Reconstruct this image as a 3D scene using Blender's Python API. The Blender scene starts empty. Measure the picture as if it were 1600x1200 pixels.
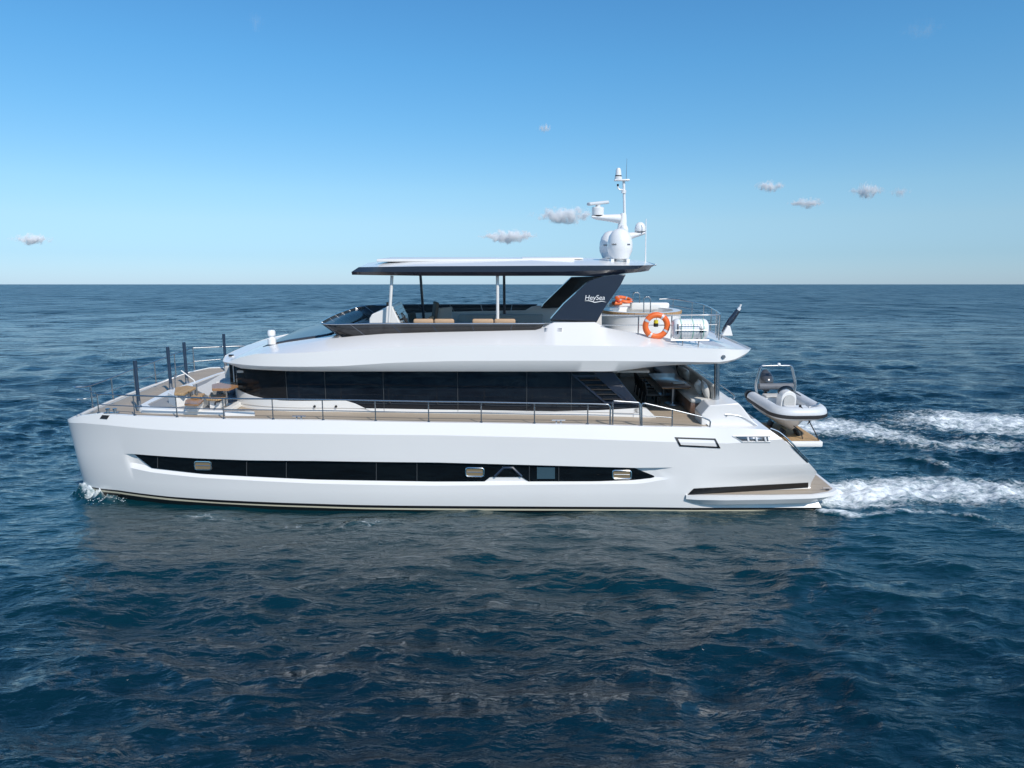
import bpy, bmesh, math, random
import numpy as np
from mathutils import Vector, Matrix

R = math.radians
random.seed(7)
rng = np.random.default_rng(11)
sc = bpy.context.scene
col = sc.collection

# ------------------------------------------------------------------ camera, sky, sun
# The yacht is modelled upright in its own frame (x aft, y away from the viewer, z up) and is
# then heeled a few degrees about its near waterline, as it rolls in the swell.
FPX = 1150.0                               # focal length in pixels of a 1600 px wide frame
PITCH_B = math.atan(223 / FPX)             # camera pitch seen from the yacht frame
PITCH_W = math.atan(156 / FPX)             # true camera pitch
HEEL = PITCH_B - PITCH_W
H = Matrix.Rotation(HEEL, 4, 'X')
CAM_B = Vector((0, -25.0, 9.44))
CAM_W = H @ CAM_B

cam_d = bpy.data.cameras.new('camera')
cam = bpy.data.objects.new('camera', cam_d)
col.objects.link(cam)
cam.location = CAM_W
cam.rotation_euler = (R(90) - PITCH_W, 0, 0)
cam_d.sensor_width = 36
cam_d.lens = 36 * FPX / 1600
cam_d.clip_start = 0.2
cam_d.clip_end = 60000
sc.camera = cam

SUN_DIR = Vector((0.40, -0.64, 0.66)).normalized()
SUN_EL = math.asin(SUN_DIR.z)
SUN_AZ = math.atan2(SUN_DIR.x, SUN_DIR.y)
world = bpy.data.worlds.new('World')
sc.world = world
world.use_nodes = True
wn = world.node_tree.nodes
bg = wn['Background']
sky = wn.new('ShaderNodeTexSky')
sky.sky_type = 'NISHITA'
sky.sun_disc = False
sky.sun_elevation = SUN_EL
sky.sun_rotation = SUN_AZ
sky.altitude = 0
sky.air_density = 1.0
sky.dust_density = 0.2
sky.ozone_density = 1.0
# the clear blue of the day: the sky's colour graded by elevation (direction in the world)
wl = world.node_tree.links
wtc = wn.new('ShaderNodeTexCoord')
wsx = wn.new('ShaderNodeSeparateXYZ'); wl.new(wtc.outputs['Generated'], wsx.inputs[0])
wr = wn.new('ShaderNodeValToRGB')
wl.new(wsx.outputs[2], wr.inputs[0])
SKYG = [(0.0, (.275, .415, .735)), (1.0, (.20, .42, .62)), (.037, (.29, .41, .625)), (.079, (.373, .476, .599)), (.12, (.389, .526, .618)), (.20, (.33, .562, .681)), (.272, (.296, .586, .732)), (.339, (.278, .581, .749))]
el = wr.color_ramp.elements
for p_, c_ in SKYG[2:]:
    e_ = el.new(p_); e_.color = (c_[0] * 1.06, c_[1] * 1.12, c_[2] * 1.14, 1)
el[0].color = (*[1.13 * k for k in SKYG[0][1]], 1); el[-1].color = (*SKYG[1][1], 1)
wm = wn.new('ShaderNodeMixRGB'); wm.blend_type = 'MULTIPLY'; wm.inputs[0].default_value = 1
wl.new(sky.outputs[0], wm.inputs[1]); wl.new(wr.outputs[0], wm.inputs[2])
wl.new(wm.outputs[0], bg.inputs[0])
bg.inputs[1].default_value = 0.15
sun_d = bpy.data.lights.new('sun', 'SUN')
sun = bpy.data.objects.new('sun', sun_d)
col.objects.link(sun)
sun.rotation_euler = SUN_DIR.to_track_quat('Z', 'Y').to_euler()
sun_d.energy = 3.3
sun_d.angle = R(0.5)
sun_d.color = (1.0, 0.945, 0.87)
sc.view_settings.view_transform = 'Standard'
sc.view_settings.look = 'None'
sc.view_settings.gamma = 1
sc.view_settings.exposure = 0.22
sc.cycles.sample_clamp_direct = 5
sc.cycles.sample_clamp_indirect = 4
sc.cycles.max_bounces = 64
sc.cycles.diffuse_bounces = 4
sc.cycles.glossy_bounces = 6
sc.cycles.transmission_bounces = 6
sc.cycles.transparent_max_bounces = 16
sc.cycles.volume_bounces = 60

# ------------------------------------------------------------------ yacht-frame measuring helpers
_cp, _sp = math.cos(PITCH_B), math.sin(PITCH_B)

def ray(u, v):
    a, b = (u - 800) / FPX, (600 - v) / FPX
    return Vector((a, _cp + b * _sp, -_sp + b * _cp))

def PY(u, v, y):
    r = ray(u, v)
    return CAM_B + r * ((y - CAM_B.y) / r.y)

def PZ(u, v, z):
    r = ray(u, v)
    return CAM_B + r * ((z - CAM_B.z) / r.z)

YC = 6.2                                    # centre line of the yacht

def mir(p):
    return Vector((p[0], 2 * YC - p[1], p[2]))

def sea_pt(u, v):                           # true frame, water level
    a, b = (u - 800) / FPX, (600 - v) / FPX
    c, s = math.cos(PITCH_W), math.sin(PITCH_W)
    r = Vector((a, c + b * s, -s + b * c))
    return CAM_W + r * (-CAM_W.z / r.z)

# ------------------------------------------------------------------ materials
def mat(name, base, rough=0.5, metal=0.0, coat=0.0, spec=0.5, emit=None):
    m = bpy.data.materials.new(name)
    m.use_nodes = True
    b = m.node_tree.nodes['Principled BSDF']
    b.inputs['Base Color'].default_value = (*base, 1)
    b.inputs['Roughness'].default_value = rough
    b.inputs['Metallic'].default_value = metal
    b.inputs['Coat Weight'].default_value = coat
    b.inputs['Coat Roughness'].default_value = 0.04
    b.inputs['Specular IOR Level'].default_value = spec
    return m

def nodes(m):
    return m.node_tree.nodes, m.node_tree.links, m.node_tree.nodes['Principled BSDF']

def mottle(m, c1, c2, scale=4, detail=4, bump=0.0, bscale=None, stretch=(1, 1, 1)):
    n, l, b = nodes(m)
    tc = n.new('ShaderNodeTexCoord')
    mp = n.new('ShaderNodeMapping')
    mp.inputs['Scale'].default_value = stretch
    t = n.new('ShaderNodeTexNoise')
    t.inputs['Scale'].default_value = scale
    t.inputs['Detail'].default_value = detail
    r = n.new('ShaderNodeMixRGB')
    r.inputs[1].default_value = (*c1, 1)
    r.inputs[2].default_value = (*c2, 1)
    l.new(tc.outputs['Object'], mp.inputs[0])
    l.new(mp.outputs[0], t.inputs[0])
    l.new(t.outputs[0], r.inputs[0])
    l.new(r.outputs[0], b.inputs['Base Color'])
    if bump:
        t2 = n.new('ShaderNodeTexNoise')
        t2.inputs['Scale'].default_value = bscale or scale * 4
        l.new(mp.outputs[0], t2.inputs[0])
        bp = n.new('ShaderNodeBump')
        bp.inputs['Strength'].default_value = bump
        bp.inputs['Distance'].default_value = 0.02
        l.new(t2.outputs[0], bp.inputs['Height'])
        l.new(bp.outputs[0], b.inputs['Normal'])
    return m

M = {}
M['white'] = mottle(mat('white_gelcoat', (.78, .78, .77), 0.25, coat=0.3), (.775, .76, .74), (.805, .79, .77), .6, 2, .012, 1.1)
M['white2'] = mat('white_paint', (.80, .79, .77), 0.35, coat=0.2)
M['grey'] = mottle(mat('grey_antislip', (.28, .285, .29), 0.7), (.25, .255, .26), (.31, .315, .32), 30, 3, .3, 200)
M['navy'] = mat('navy_paint', (.022, .030, .050), 0.22, coat=0.7)
M['black'] = mat('black_paint', (.008, .009, .010), 0.25, coat=0.3)
M['gelblack'] = mat('black_stripe', (.006, .006, .007), 0.3)
M['cream'] = mat('cream_stripe', (.50, .46, .34), 0.35)
M['antifoul'] = mat('antifouling', (.02, .022, .022), 0.6)
M['glass'] = mottle(mat('dark_tinted_glass', (.006, .009, .014), 0.03, spec=0.6), (.003, .005, .009), (.014, .018, .025), .9, 3, stretch=(1, 1, 2.2))
M['bandglass'] = mat('black_hull_glass', (.004, .005, .006), 0.05, spec=0.4)
M['paneline'] = mat('pane_joint', (.05, .055, .06), 0.4)
M['steel'] = mat('polished_steel', (.52, .53, .54), 0.26, metal=1.0)
M['gunmetal'] = mat('gunmetal', (.10, .10, .11), 0.4, metal=.6)
M['dsteel'] = mat('dull_steel', (.40, .41, .43), 0.35, metal=0.9)
M['fabric'] = mottle(mat('grey_fabric', (.50, .50, .48), 0.9), (.46, .46, .44), (.58, .57, .55), 25, 4, .3, 300)
M['lfabric'] = mottle(mat('light_fabric', (.62, .62, .60), 0.9), (.55, .55, .53), (.68, .67, .65), 14, 4, .3, 250)
M['dfabric'] = mottle(mat('dark_fabric', (.05, .05, .052), 0.9), (.035, .035, .037), (.075, .074, .072), 20, 4, .3, 250)
M['tan'] = mottle(mat('tan_upholstery', (.50, .33, .20), 0.7), (.46, .30, .18), (.56, .38, .24), 12, 3, .2, 120)
M['orange'] = mottle(mat('orange_foam', (.85, .16, .03), 0.45), (.80, .14, .025), (.88, .19, .045), 10, 3)
M['red'] = mat('red_foam', (.70, .05, .03), 0.5)
M['reflect'] = mat('reflective_tape', (.75, .76, .78), 0.25, metal=0.3)
M['rubber'] = mat('black_rubber', (.018, .018, .02), 0.6)
M['tubegrey'] = mottle(mat('light_grey_tube', (.62, .64, .66), 0.45), (.58, .60, .62), (.66, .68, .70), 5, 3)
M['yellow'] = mat('yellow_plastic', (.75, .60, .03), 0.4)
M['green'] = mat('green_strap', (.25, .55, .42), 0.7)
M['pole'] = mat('navy_pole', (.025, .048, .085), 0.3, coat=.3)
M['cable'] = mat('dark_strap', (.02, .02, .022), 0.8)
M['bronze'] = mat('curtained_pane', (.22, .17, .10), 0.12, spec=0.6)
M['teal'] = mat('blue_green_pane', (.045, .085, .11), 0.08)
M['chrome'] = mat('chrome_frame', (.80, .79, .76), 0.2, metal=1.0)
M['radome'] = mat('radome_white', (.82, .82, .82), 0.3, coat=0.3)
M['lettering'] = mat('white_lettering', (.85, .85, .85), 0.4)
M['darktext'] = mat('dark_lettering', (.02, .02, .03), 0.5)
M['water_tub'] = mat('tub_lining', (.70, .72, .74), 0.25)

def teak(name, c1, c2, line, across=False):
    m = mat(name, c1, 0.65)
    n, l, b = nodes(m)
    tc = n.new('ShaderNodeTexCoord')
    sx = n.new('ShaderNodeSeparateXYZ')
    l.new(tc.outputs['Object'], sx.inputs[0])
    mul = n.new('ShaderNodeMath'); mul.operation = 'MULTIPLY'; mul.inputs[1].default_value = 11.0
    l.new(sx.outputs[0 if across else 1], mul.inputs[0])
    fr = n.new('ShaderNodeMath'); fr.operation = 'FRACT'
    l.new(mul.outputs[0], fr.inputs[0])
    lt = n.new('ShaderNodeMath'); lt.operation = 'LESS_THAN'; lt.inputs[1].default_value = 0.10
    l.new(fr.outputs[0], lt.inputs[0])
    fl = n.new('ShaderNodeMath'); fl.operation = 'FLOOR'
    l.new(mul.outputs[0], fl.inputs[0])
    wh = n.new('ShaderNodeTexWhiteNoise'); wh.noise_dimensions = '1D'
    l.new(fl.outputs[0], wh.inputs['W'])
    mp = n.new('ShaderNodeMapping')
    mp.inputs['Scale'].default_value = (30, 2, 4) if across else (2, 30, 4)
    l.new(tc.outputs['Object'], mp.inputs[0])
    no = n.new('ShaderNodeTexNoise'); no.inputs['Scale'].default_value = 1.5; no.inputs['Detail'].default_value = 5
    l.new(mp.outputs[0], no.inputs[0])
    ad = n.new('ShaderNodeMath'); ad.operation = 'MULTIPLY_ADD'; ad.inputs[1].default_value = .5
    l.new(wh.outputs[0], ad.inputs[0]); l.new(no.outputs[0], ad.inputs[2])
    sb = n.new('ShaderNodeMath'); sb.operation = 'SUBTRACT'; sb.inputs[1].default_value = .25; sb.use_clamp = True
    l.new(ad.outputs[0], sb.inputs[0])
    mx = n.new('ShaderNodeMixRGB'); mx.inputs[1].default_value = (*c1, 1); mx.inputs[2].default_value = (*c2, 1)
    l.new(sb.outputs[0], mx.inputs[0])
    mx2 = n.new('ShaderNodeMixRGB'); mx2.inputs[2].default_value = (*line, 1)
    l.new(lt.outputs[0], mx2.inputs[0]); l.new(mx.outputs[0], mx2.inputs[1])
    l.new(mx2.outputs[0], b.inputs['Base Color'])
    return m

M['teak'] = teak('weathered_teak_deck', (.35, .285, .215), (.47, .40, .32), (.13, .105, .08))
M['teak_new'] = teak('oiled_teak', (.40, .24, .11), (.54, .35, .18), (.13, .08, .04))
M['teak_x'] = teak('oiled_teak_across', (.40, .25, .12), (.55, .37, .19), (.13, .08, .04), True)
M['wood'] = mottle(mat('brown_wood', (.30, .15, .07), 0.4, coat=.3), (.30, .15, .07), (.46, .26, .13), 3, 6, stretch=(8, 1, 8))
M['dwood'] = mottle(mat('dark_wood', (.13, .08, .06), 0.3, coat=.4), (.10, .06, .045), (.19, .12, .09), 3, 6, stretch=(8, 1, 8))

def see_through(name, tint, amount):
    m = bpy.data.materials.new(name); m.use_nodes = True
    n, l = m.node_tree.nodes, m.node_tree.links
    n.clear()
    out = n.new('ShaderNodeOutputMaterial')
    tr = n.new('ShaderNodeBsdfTransparent'); tr.inputs[0].default_value = (*tint, 1)
    pr = n.new('ShaderNodeBsdfPrincipled')
    pr.inputs['Base Color'].default_value = (.065, .062, .062, 1) if amount > .6 else (.03, .03, .032, 1); pr.inputs['Roughness'].default_value = .08
    mx = n.new('ShaderNodeMixShader'); mx.inputs[0].default_value = amount
    l.new(tr.outputs[0], mx.inputs[1]); l.new(pr.outputs[0], mx.inputs[2]); l.new(mx.outputs[0], out.inputs[0])
    return m
M['smoke'] = see_through('smoked_glass', (.36, .37, .40), .62)
M['tint'] = see_through('tinted_saloon_glass', (.26, .28, .31), .55)

# ------------------------------------------------------------------ mesh building
class B:
    def __init__(self):
        self.v = []; self.f = []; self.m = []
    def add(self, vs, fs, mi=0):
        o = len(self.v)
        self.v += [tuple(p) for p in vs]
        self.f += [tuple(i + o for i in f) for f in fs]
        self.m += [mi] * len(fs)
        return self
    def grid(self, rows, mi=0, close=False):                  # rows: list of equally long point lists
        n = len(rows[0]); vs = [p for r in rows for p in r]; fs = []
        for i in range(len(rows) - 1):
            for j in range(n - 1 + (1 if close else 0)):
                k = (j + 1) % n
                fs.append((i * n + j, i * n + k, (i + 1) * n + k, (i + 1) * n + j))
        return self.add(vs, fs, mi)
    def poly(self, pts, mi=0):
        return self.add(pts, [tuple(range(len(pts)))], mi)
    def box(self, c, s, mi=0, rz=0, ry=0, rx=0):
        m = Matrix.Rotation(rz, 3, 'Z') @ Matrix.Rotation(ry, 3, 'Y') @ Matrix.Rotation(rx, 3, 'X')
        c = Vector(c)
        vs = [c + m @ Vector((sx * s[0] / 2, sy * s[1] / 2, sz * s[2] / 2)) for sx in (-1, 1) for sy in (-1, 1) for sz in (-1, 1)]
        return self.add(vs, [(0, 1, 3, 2), (4, 6, 7, 5), (0, 4, 5, 1), (2, 3, 7, 6), (0, 2, 6, 4), (1, 5, 7, 3)], mi)
    def rbox(self, c, s, r=.06, n=3, mi=0, rz=0, ry=0, rx=0):   # soft rounded box
        bm = bmesh.new(); bmesh.ops.create_cube(bm, size=1)
        bmesh.ops.scale(bm, vec=s, verts=bm.verts)
        bmesh.ops.bevel(bm, geom=list(bm.edges), offset=min(r, min(s) * .49), segments=n, affect='EDGES', profile=.5)
        m = Matrix.Rotation(rz, 3, 'Z') @ Matrix.Rotation(ry, 3, 'Y') @ Matrix.Rotation(rx, 3, 'X')
        bm.verts.index_update()
        vs = [Vector(c) + m @ v.co for v in bm.verts]; fs = [[v.index for v in f.verts] for f in bm.faces]
        bm.free()
        return self.add(vs, fs, mi)
    def tube(self, pts, r, n=8, mi=0, cap=True, close=False):
        pts = [Vector(p) for p in pts]; N = len(pts)
        rs = r if isinstance(r, (list, tuple)) else [r] * N
        rows = []; up = None
        for i, p in enumerate(pts):
            a = pts[(i - 1) % N] if (i or close) else p
            b = pts[(i + 1) % N] if (i < N - 1 or close) else p
            d = (b - a).normalized()
            if up is None:
                up = Vector((0, 0, 1)) if abs(d.z) < .9 else Vector((1, 0, 0))
            s = d.cross(up).normalized(); up = s.cross(d).normalized()
            rows.append([p + s * (math.cos(2 * math.pi * k / n) * rs[i]) + up * (math.sin(2 * math.pi * k / n) * rs[i]) for k in range(n)])
        if close: rows.append(rows[0])
        self.grid(rows, mi, True)
        if cap and not close:
            self.poly(rows[0], mi); self.poly(rows[-1][::-1], mi)
        return self
    def lathe(self, c, prof, n=24, mi=0, axis='Z', M3=None):    # prof: (radius, height)
        rows = []
        for r, h in prof:
            row = []
            for k in range(n):
                a = 2 * math.pi * k / n
                p = Vector((r * math.cos(a), r * math.sin(a), h))
                if M3: p = M3 @ p
                row.append(Vector(c) + p)
            rows.append(row)
        return self.grid(rows, mi, True)
    def prism(self, poly, off, mi=0):                           # planar polygon swept by vector off
        n = len(poly); off = Vector(off)
        a = [Vector(p) for p in poly]; b = [p + off for p in a]
        fs = [tuple(range(n)), tuple(range(2 * n - 1, n - 1, -1))]
        fs += [(i, (i + 1) % n, n + (i + 1) % n, n + i) for i in range(n)]
        return self.add(a + b, fs, mi)
    def out(self, name, mats, parent=None, smooth=30, bevel=0, solid=0, fix=True):
        me = bpy.data.meshes.new(name)
        me.from_pydata(self.v, [], self.f)
        if not isinstance(mats, (list, tuple)): mats = [mats]
        for m in mats: me.materials.append(m)
        me.polygons.foreach_set('material_index', self.m)
        if fix:
            bm = bmesh.new(); bm.from_mesh(me)
            bmesh.ops.remove_doubles(bm, verts=bm.verts, dist=1e-5)
            bmesh.ops.recalc_face_normals(bm, faces=bm.faces)
            bm.to_mesh(me); bm.free()
        if smooth:
            me.polygons.foreach_set('use_smooth', [True] * len(me.polygons))
            me.set_sharp_from_angle(angle=R(smooth))
        o = bpy.data.objects.new(name, me)
        col.objects.link(o)
        if parent is not None: o.parent = parent
        if solid:
            s = o.modifiers.new('solid', 'SOLIDIFY'); s.thickness = solid; s.offset = 0
        if bevel:
            s = o.modifiers.new('bevel', 'BEVEL'); s.width = bevel; s.segments = 2; s.limit_method = 'ANGLE'
        return o

ABOARD = []                                                     # top-level things that heel with the yacht

def tag(o, label, cat, group=None, aboard=True):
    o['label'] = label; o['category'] = cat
    if group: o['group'] = group
    if aboard: ABOARD.append(o)
    return o

def thing(name, label, cat, loc=(0, 0, 0), group=None, rz=0):
    o = bpy.data.objects.new(name, None); col.objects.link(o)
    o.empty_display_size = .3; o.location = loc; o.rotation_euler = (0, 0, rz)
    return tag(o, label, cat, group)

def interp(pts, x):
    xs = [p[0] for p in pts]; return float(np.interp(x, xs, [p[1] for p in pts]))

def curve3(ctrl, n=8, closed=False):                            # Catmull-Rom through points
    P = [Vector(p) for p in ctrl]; out = []; N = len(P)
    for i in range(N if closed else N - 1):
        p0 = P[i - 1] if (i > 0 or closed) else P[0]
        p1 = P[i]; p2 = P[(i + 1) % N]; p3 = P[(i + 2) % N] if (i + 2 < N or closed) else P[-1]
        for k in range(n):
            t = k / n
            out.append(.5 * ((2 * p1) + (p2 - p0) * t + (2 * p0 - 5 * p1 + 4 * p2 - p3) * t * t + (3 * p1 - p0 - 3 * p2 + p3) * t ** 3))
    if not closed: out.append(P[-1])
    return out

def row3(pts, yfun):                                            # picture line -> (x, z) line on the surface y = yfun(x)
    res = []
    for u, v in pts:
        y = yfun((u - 800) / 43.0)
        for _ in range(12):
            p = PY(u, v, y); y = .5 * y + .5 * yfun(p.x)
        p = PY(u, v, y); res.append((p.x, p.z))
    res.sort()
    return res

# ================================================================== SEA
def axis_coords(lo, hi, d, far, g=1.05):
    mid = list(np.arange(lo, hi + d / 2, d)); up = []; s = d; x = mid[-1]
    while x < far: s *= g; x += s; up.append(x)
    dn = []; s = d; x = mid[0]
    while x > -far: s *= g; x -= s; dn.append(x)
    return np.array(dn[::-1] + mid + up)
SX = axis_coords(-24, 26, .08, 30000, 1.032)
SY = axis_coords(-17, 26, .075, 30000, 1.02)
gx, gy = np.meshgrid(SX, SY)
dsx, dsy = np.meshgrid(np.gradient(SX), np.gradient(SY))
step = np.maximum(dsx, dsy)
X0 = gx.ravel(); Y0 = gy.ravel(); ST = step.ravel()
hz = np.zeros_like(X0); hx = np.zeros_like(X0); hy = np.zeros_like(X0)
act = np.where(ST < 20)[0]
xa, ya, sa = X0[act], Y0[act], ST[act]
za = np.zeros_like(xa); dxa = np.zeros_like(xa); dya = np.zeros_like(xa)
NW = 96
lams = np.exp(np.linspace(math.log(.30), math.log(16), NW))
for i, lam in enumerate(lams):
    th = R(248) + rng.normal(0, .62) if i % 3 else R(300) + rng.normal(0, .5)
    k = 2 * math.pi / lam
    slope = .030 if lam < 5 else .009
    if lam < 1.3: slope = .046
    amp = slope * lam / (2 * math.pi) * rng.uniform(.5, 1.3)
    kx, ky = math.cos(th), math.sin(th)
    f = np.clip((lam / sa - 2.2) / 2.5, 0, 1) * amp
    ph = k * (kx * xa + ky * ya) + rng.uniform(0, 6.28)
    za += f * np.sin(ph); c = f * np.cos(ph) * 1.05
    dxa += c * kx; dya += c * ky
# patches of rougher and smoother water
def vnoise(x, y, seed):
    r = np.random.default_rng(seed); T = r.random((64, 64))
    xi = np.floor(x).astype(int); yi = np.floor(y).astype(int); fx = x - xi; fy = y - yi
    fx = fx * fx * (3 - 2 * fx); fy = fy * fy * (3 - 2 * fy)
    a = T[yi % 64, xi % 64]; b_ = T[yi % 64, (xi + 1) % 64]; c = T[(yi + 1) % 64, xi % 64]; d = T[(yi + 1) % 64, (xi + 1) % 64]
    return (a * (1 - fx) + b_ * fx) * (1 - fy) + (c * (1 - fx) + d * fx) * fy
def fbm(x, y, seed, o=4):
    s = 0; a = .5; t = 0
    for i in range(o):
        s = s + a * vnoise(x * 2 ** i + 7.3 * i, y * 2 ** i + 3.1 * i, seed + i); t += a; a *= .55
    return s / t
ru, rv = xa * .82 - ya * .57, xa * .57 + ya * .82
gust = .40 + 1.25 * fbm(ru / 11, rv / 3.6, 5, 4)
za *= gust
# the water lies calmer close along the hull
hd = np.hypot(np.maximum(np.abs(xa + 2.3) - 13.5, 0), np.maximum(np.maximum(-ya, ya - 12.4), 0))
calm = .42 + .58 * np.clip(hd / 11, 0, 1) ** 1.2
za *= calm; dxa *= calm; dya *= calm
# ---- foam density: two wakes, bow wave, flecks along the side
def band(x, y, pts, wid):                                      # distance to a polyline of (x, y, half width, strength)
    out = np.zeros_like(x)
    for (x0, y0, w0, s0), (x1, y1, w1, s1) in zip(pts[:-1], pts[1:]):
        dx, dy = x1 - x0, y1 - y0
        t = np.clip(((x - x0) * dx + (y - y0) * dy) / (dx * dx + dy * dy), 0, 1)
        d = np.hypot(x - x0 - t * dx, y - y0 - t * dy)
        w = w0 + (w1 - w0) * t; s = s0 + (s1 - s0) * t
        out = np.maximum(out, s * np.clip(1 - (d / w) ** 2, 0, 1))
    return out
foam = np.zeros_like(xa)
wk = lambda L: [(*sea_pt(u, v).xy, w, s) for u, v, w, s in L]
foam = np.maximum(foam, band(xa, ya, wk([(1286, 778, 1.3, 1.3), (1330, 772, 2.6, 1.3), (1390, 765, 3.2, 1.2), (1480, 763, 3.5, 1.16), (1600, 766, 3.4, 1.1), (1750, 770, 3.2, 1.0)]), 1))
foam = np.maximum(foam, band(xa, ya, wk([(1288, 797, .5, 1.2), (1330, 803, .7, 1.1), (1400, 795, .7, .9), (1470, 798, .7, .95), (1540, 808, .6, .95), (1600, 816, .5, .7)]), 1))
foam = np.maximum(foam, band(xa, ya, wk([(1250, 668, 3.4, 1.15), (1310, 666, 4.6, 1.15), (1390, 678, 4.4, 1.05), (1470, 690, 3.6, 1.0), (1600, 692, 3.6, .95)]), 1))
foam = np.maximum(foam, band(xa, ya, wk([(1420, 662, 5.0, .9), (1500, 658, 7.0, 1.15), (1600, 662, 7.5, 1.1), (1750, 668, 6.0, .8)]), 1))
foam = np.maximum(foam, band(xa, ya, wk([(1405, 713, .8, .75), (1450, 720, .9, .95), (1530, 738, .8, .8)]), 1))
foam = np.maximum(foam, band(xa, ya, wk([(138, 768, .55, 1.2), (152, 775, .75, 1.2), (172, 782, .6, .9)]), 1))
foam = np.maximum(foam, band(xa, ya, wk([(255, 803, .55, .66), (310, 805, .9, .86), (390, 812, .9, .72), (520, 822, 1.1, .72), (580, 815, 1.1, .80), (660, 812, 1.0, .68), (760, 826, 1.0, .62)]), 1))
foam = np.maximum(foam, band(xa, ya, wk([(840, 812, .8, .55), (1000, 810, .8, .5), (1100, 822, .9, .66), (1190, 820, .7, .55)]), 1))
foam = np.maximum(foam, band(xa, ya, wk([(1214, 1041, .20, .75), (1238, 1048, .24, .72)]), 1))
n1 = fbm(xa * 1.3, ya * 1.9, 21, 5); n2 = fbm(xa * 3.1, ya * 4.5, 40, 4)
wakez = np.clip(foam - .55, 0, 1) * (n1 - .30) * .75 + np.clip(foam - .5, 0, 1) * (n2 - .5) * .32
fz = np.clip(2.5 - sa * 6, 0, 1)
za += wakez * fz
bowm = band(xa, ya, wk([(137, 766, .6, 1), (152, 774, .7, 1), (170, 781, .6, .6)]), 1)
n3 = fbm(xa * 6, ya * 6, 77, 4)
za += bowm * np.clip(n3 * 1.6 + n2 * .5 - .72, 0, 1) * .75
hz[act] = za; hx[act] = dxa; hy[act] = dya
F = np.zeros_like(X0); F[act] = foam
CA = np.ones_like(X0); CA[act] = calm
co = np.stack([X0 + hx, Y0 + hy, hz - .07], 1)
ny, nx = gx.shape
idx = np.arange(nx * ny).reshape(ny, nx)
quads = np.stack([idx[:-1, :-1], idx[:-1, 1:], idx[1:, 1:], idx[1:, :-1]], -1).reshape(-1, 4)
me = bpy.data.meshes.new('sea')
me.vertices.add(len(co)); me.vertices.foreach_set('co', co.ravel())
me.loops.add(quads.size); me.loops.foreach_set('vertex_index', quads.ravel())
me.polygons.add(len(quads)); me.polygons.foreach_set('loop_start', np.arange(0, quads.size, 4)); me.polygons.foreach_set('loop_total', np.full(len(quads), 4))
me.polygons.foreach_set('use_smooth', np.ones(len(quads), bool))
me.update(calc_edges=True)
at_ = me.attributes.new('foam', 'FLOAT', 'POINT'); at_.data.foreach_set('value', F.astype(np.float32))
at2 = me.attributes.new('calm', 'FLOAT', 'POINT'); at2.data.foreach_set('value', CA.astype(np.float32))
sea = bpy.data.objects.new('sea', me); col.objects.link(sea); sea['kind'] = 'structure'

ms = bpy.data.materials.new('sea_water'); ms.use_nodes = True
n, l = ms.node_tree.nodes, ms.node_tree.links
pb = n['Principled BSDF']
pb.inputs['Roughness'].default_value = .05
pb.inputs['IOR'].default_value = 1.38
geo = n.new('ShaderNodeNewGeometry')
def noise(scale, detail, stretch, rot=0, dist=0.0, rough=.55):
    mp = n.new('ShaderNodeMapping'); mp.inputs['Scale'].default_value = stretch; mp.inputs['Rotation'].default_value = (0, 0, rot)
    l.new(geo.outputs['Position'], mp.inputs[0])
    t = n.new('ShaderNodeTexNoise'); t.inputs['Scale'].default_value = scale; t.inputs['Detail'].default_value = detail
    t.inputs['Distortion'].default_value = dist; t.inputs['Roughness'].default_value = rough
    l.new(mp.outputs[0], t.inputs[0]); return t
def math_(op, a, b=None, c=None, clamp=False):
    m = n.new('ShaderNodeMath'); m.operation = op; m.use_clamp = clamp
    for i, x in enumerate((a, b, c)):
        if x is None: continue
        if isinstance(x, (int, float)): m.inputs[i].default_value = x
        else: l.new(x, m.inputs[i])
    return m.outputs[0]
r1 = noise(3.2, 5, (.55, 1.3, 1), R(22), .6)
r2 = noise(.55, 4, (.6, 1.2, 1), R(-12), .3)
r3 = noise(.10, 4, (.6, 1.4, 1), R(8), .2)
hsum = math_('ADD', math_('MULTIPLY', r1.outputs[0], .20), math_('ADD', math_('MULTIPLY', r2.outputs[0], .55), math_('MULTIPLY', r3.outputs[0], 2.2)))
bp = n.new('ShaderNodeBump'); bp.inputs['Strength'].default_value = .55; bp.inputs['Distance'].default_value = 1.0
l.new(hsum, bp.inputs['Height'])
ca_ = n.new('ShaderNodeAttribute'); ca_.attribute_name = 'calm'
l.new(math_('MULTIPLY', ca_.outputs['Fac'], .58), bp.inputs['Strength'])
# unresolved wave facets: tilt the normal directly, so far water keeps its slopes
def vmath(op, a, b):
    m = n.new('ShaderNodeVectorMath'); m.operation = op
    for i, x in enumerate((a, b)):
        if isinstance(x, tuple): m.inputs[i].default_value = x
        else: l.new(x, m.inputs[i])
    return m.outputs[0]
q1 = noise(.30, 4, (.5, 1.0, 1), R(6), .3, .6)
q2 = noise(2.4, 3, (.6, 1.2, 1), R(20), .4, .6)
tilt = vmath('ADD', vmath('MULTIPLY', vmath('SUBTRACT', q1.outputs['Color'], (.5, .5, .5)), (.75, 1.0, 0)),
             vmath('MULTIPLY', vmath('SUBTRACT', q2.outputs['Color'], (.5, .5, .5)), (.55, .70, 0)))
q3 = noise(1.0, 3, (.16, .030, 1), R(2), .2, .6)
cd = n.new('ShaderNodeVectorMath'); cd.operation = 'DISTANCE'; l.new(geo.outputs['Position'], cd.inputs[0]); cd.inputs[1].default_value = (0, 0, 0)
far_ = n.new('ShaderNodeMapRange'); far_.inputs[1].default_value = 10; far_.inputs[2].default_value = 160; far_.inputs[3].default_value = .30; far_.inputs[4].default_value = 1.9
l.new(cd.outputs['Value'], far_.inputs[0])
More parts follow.
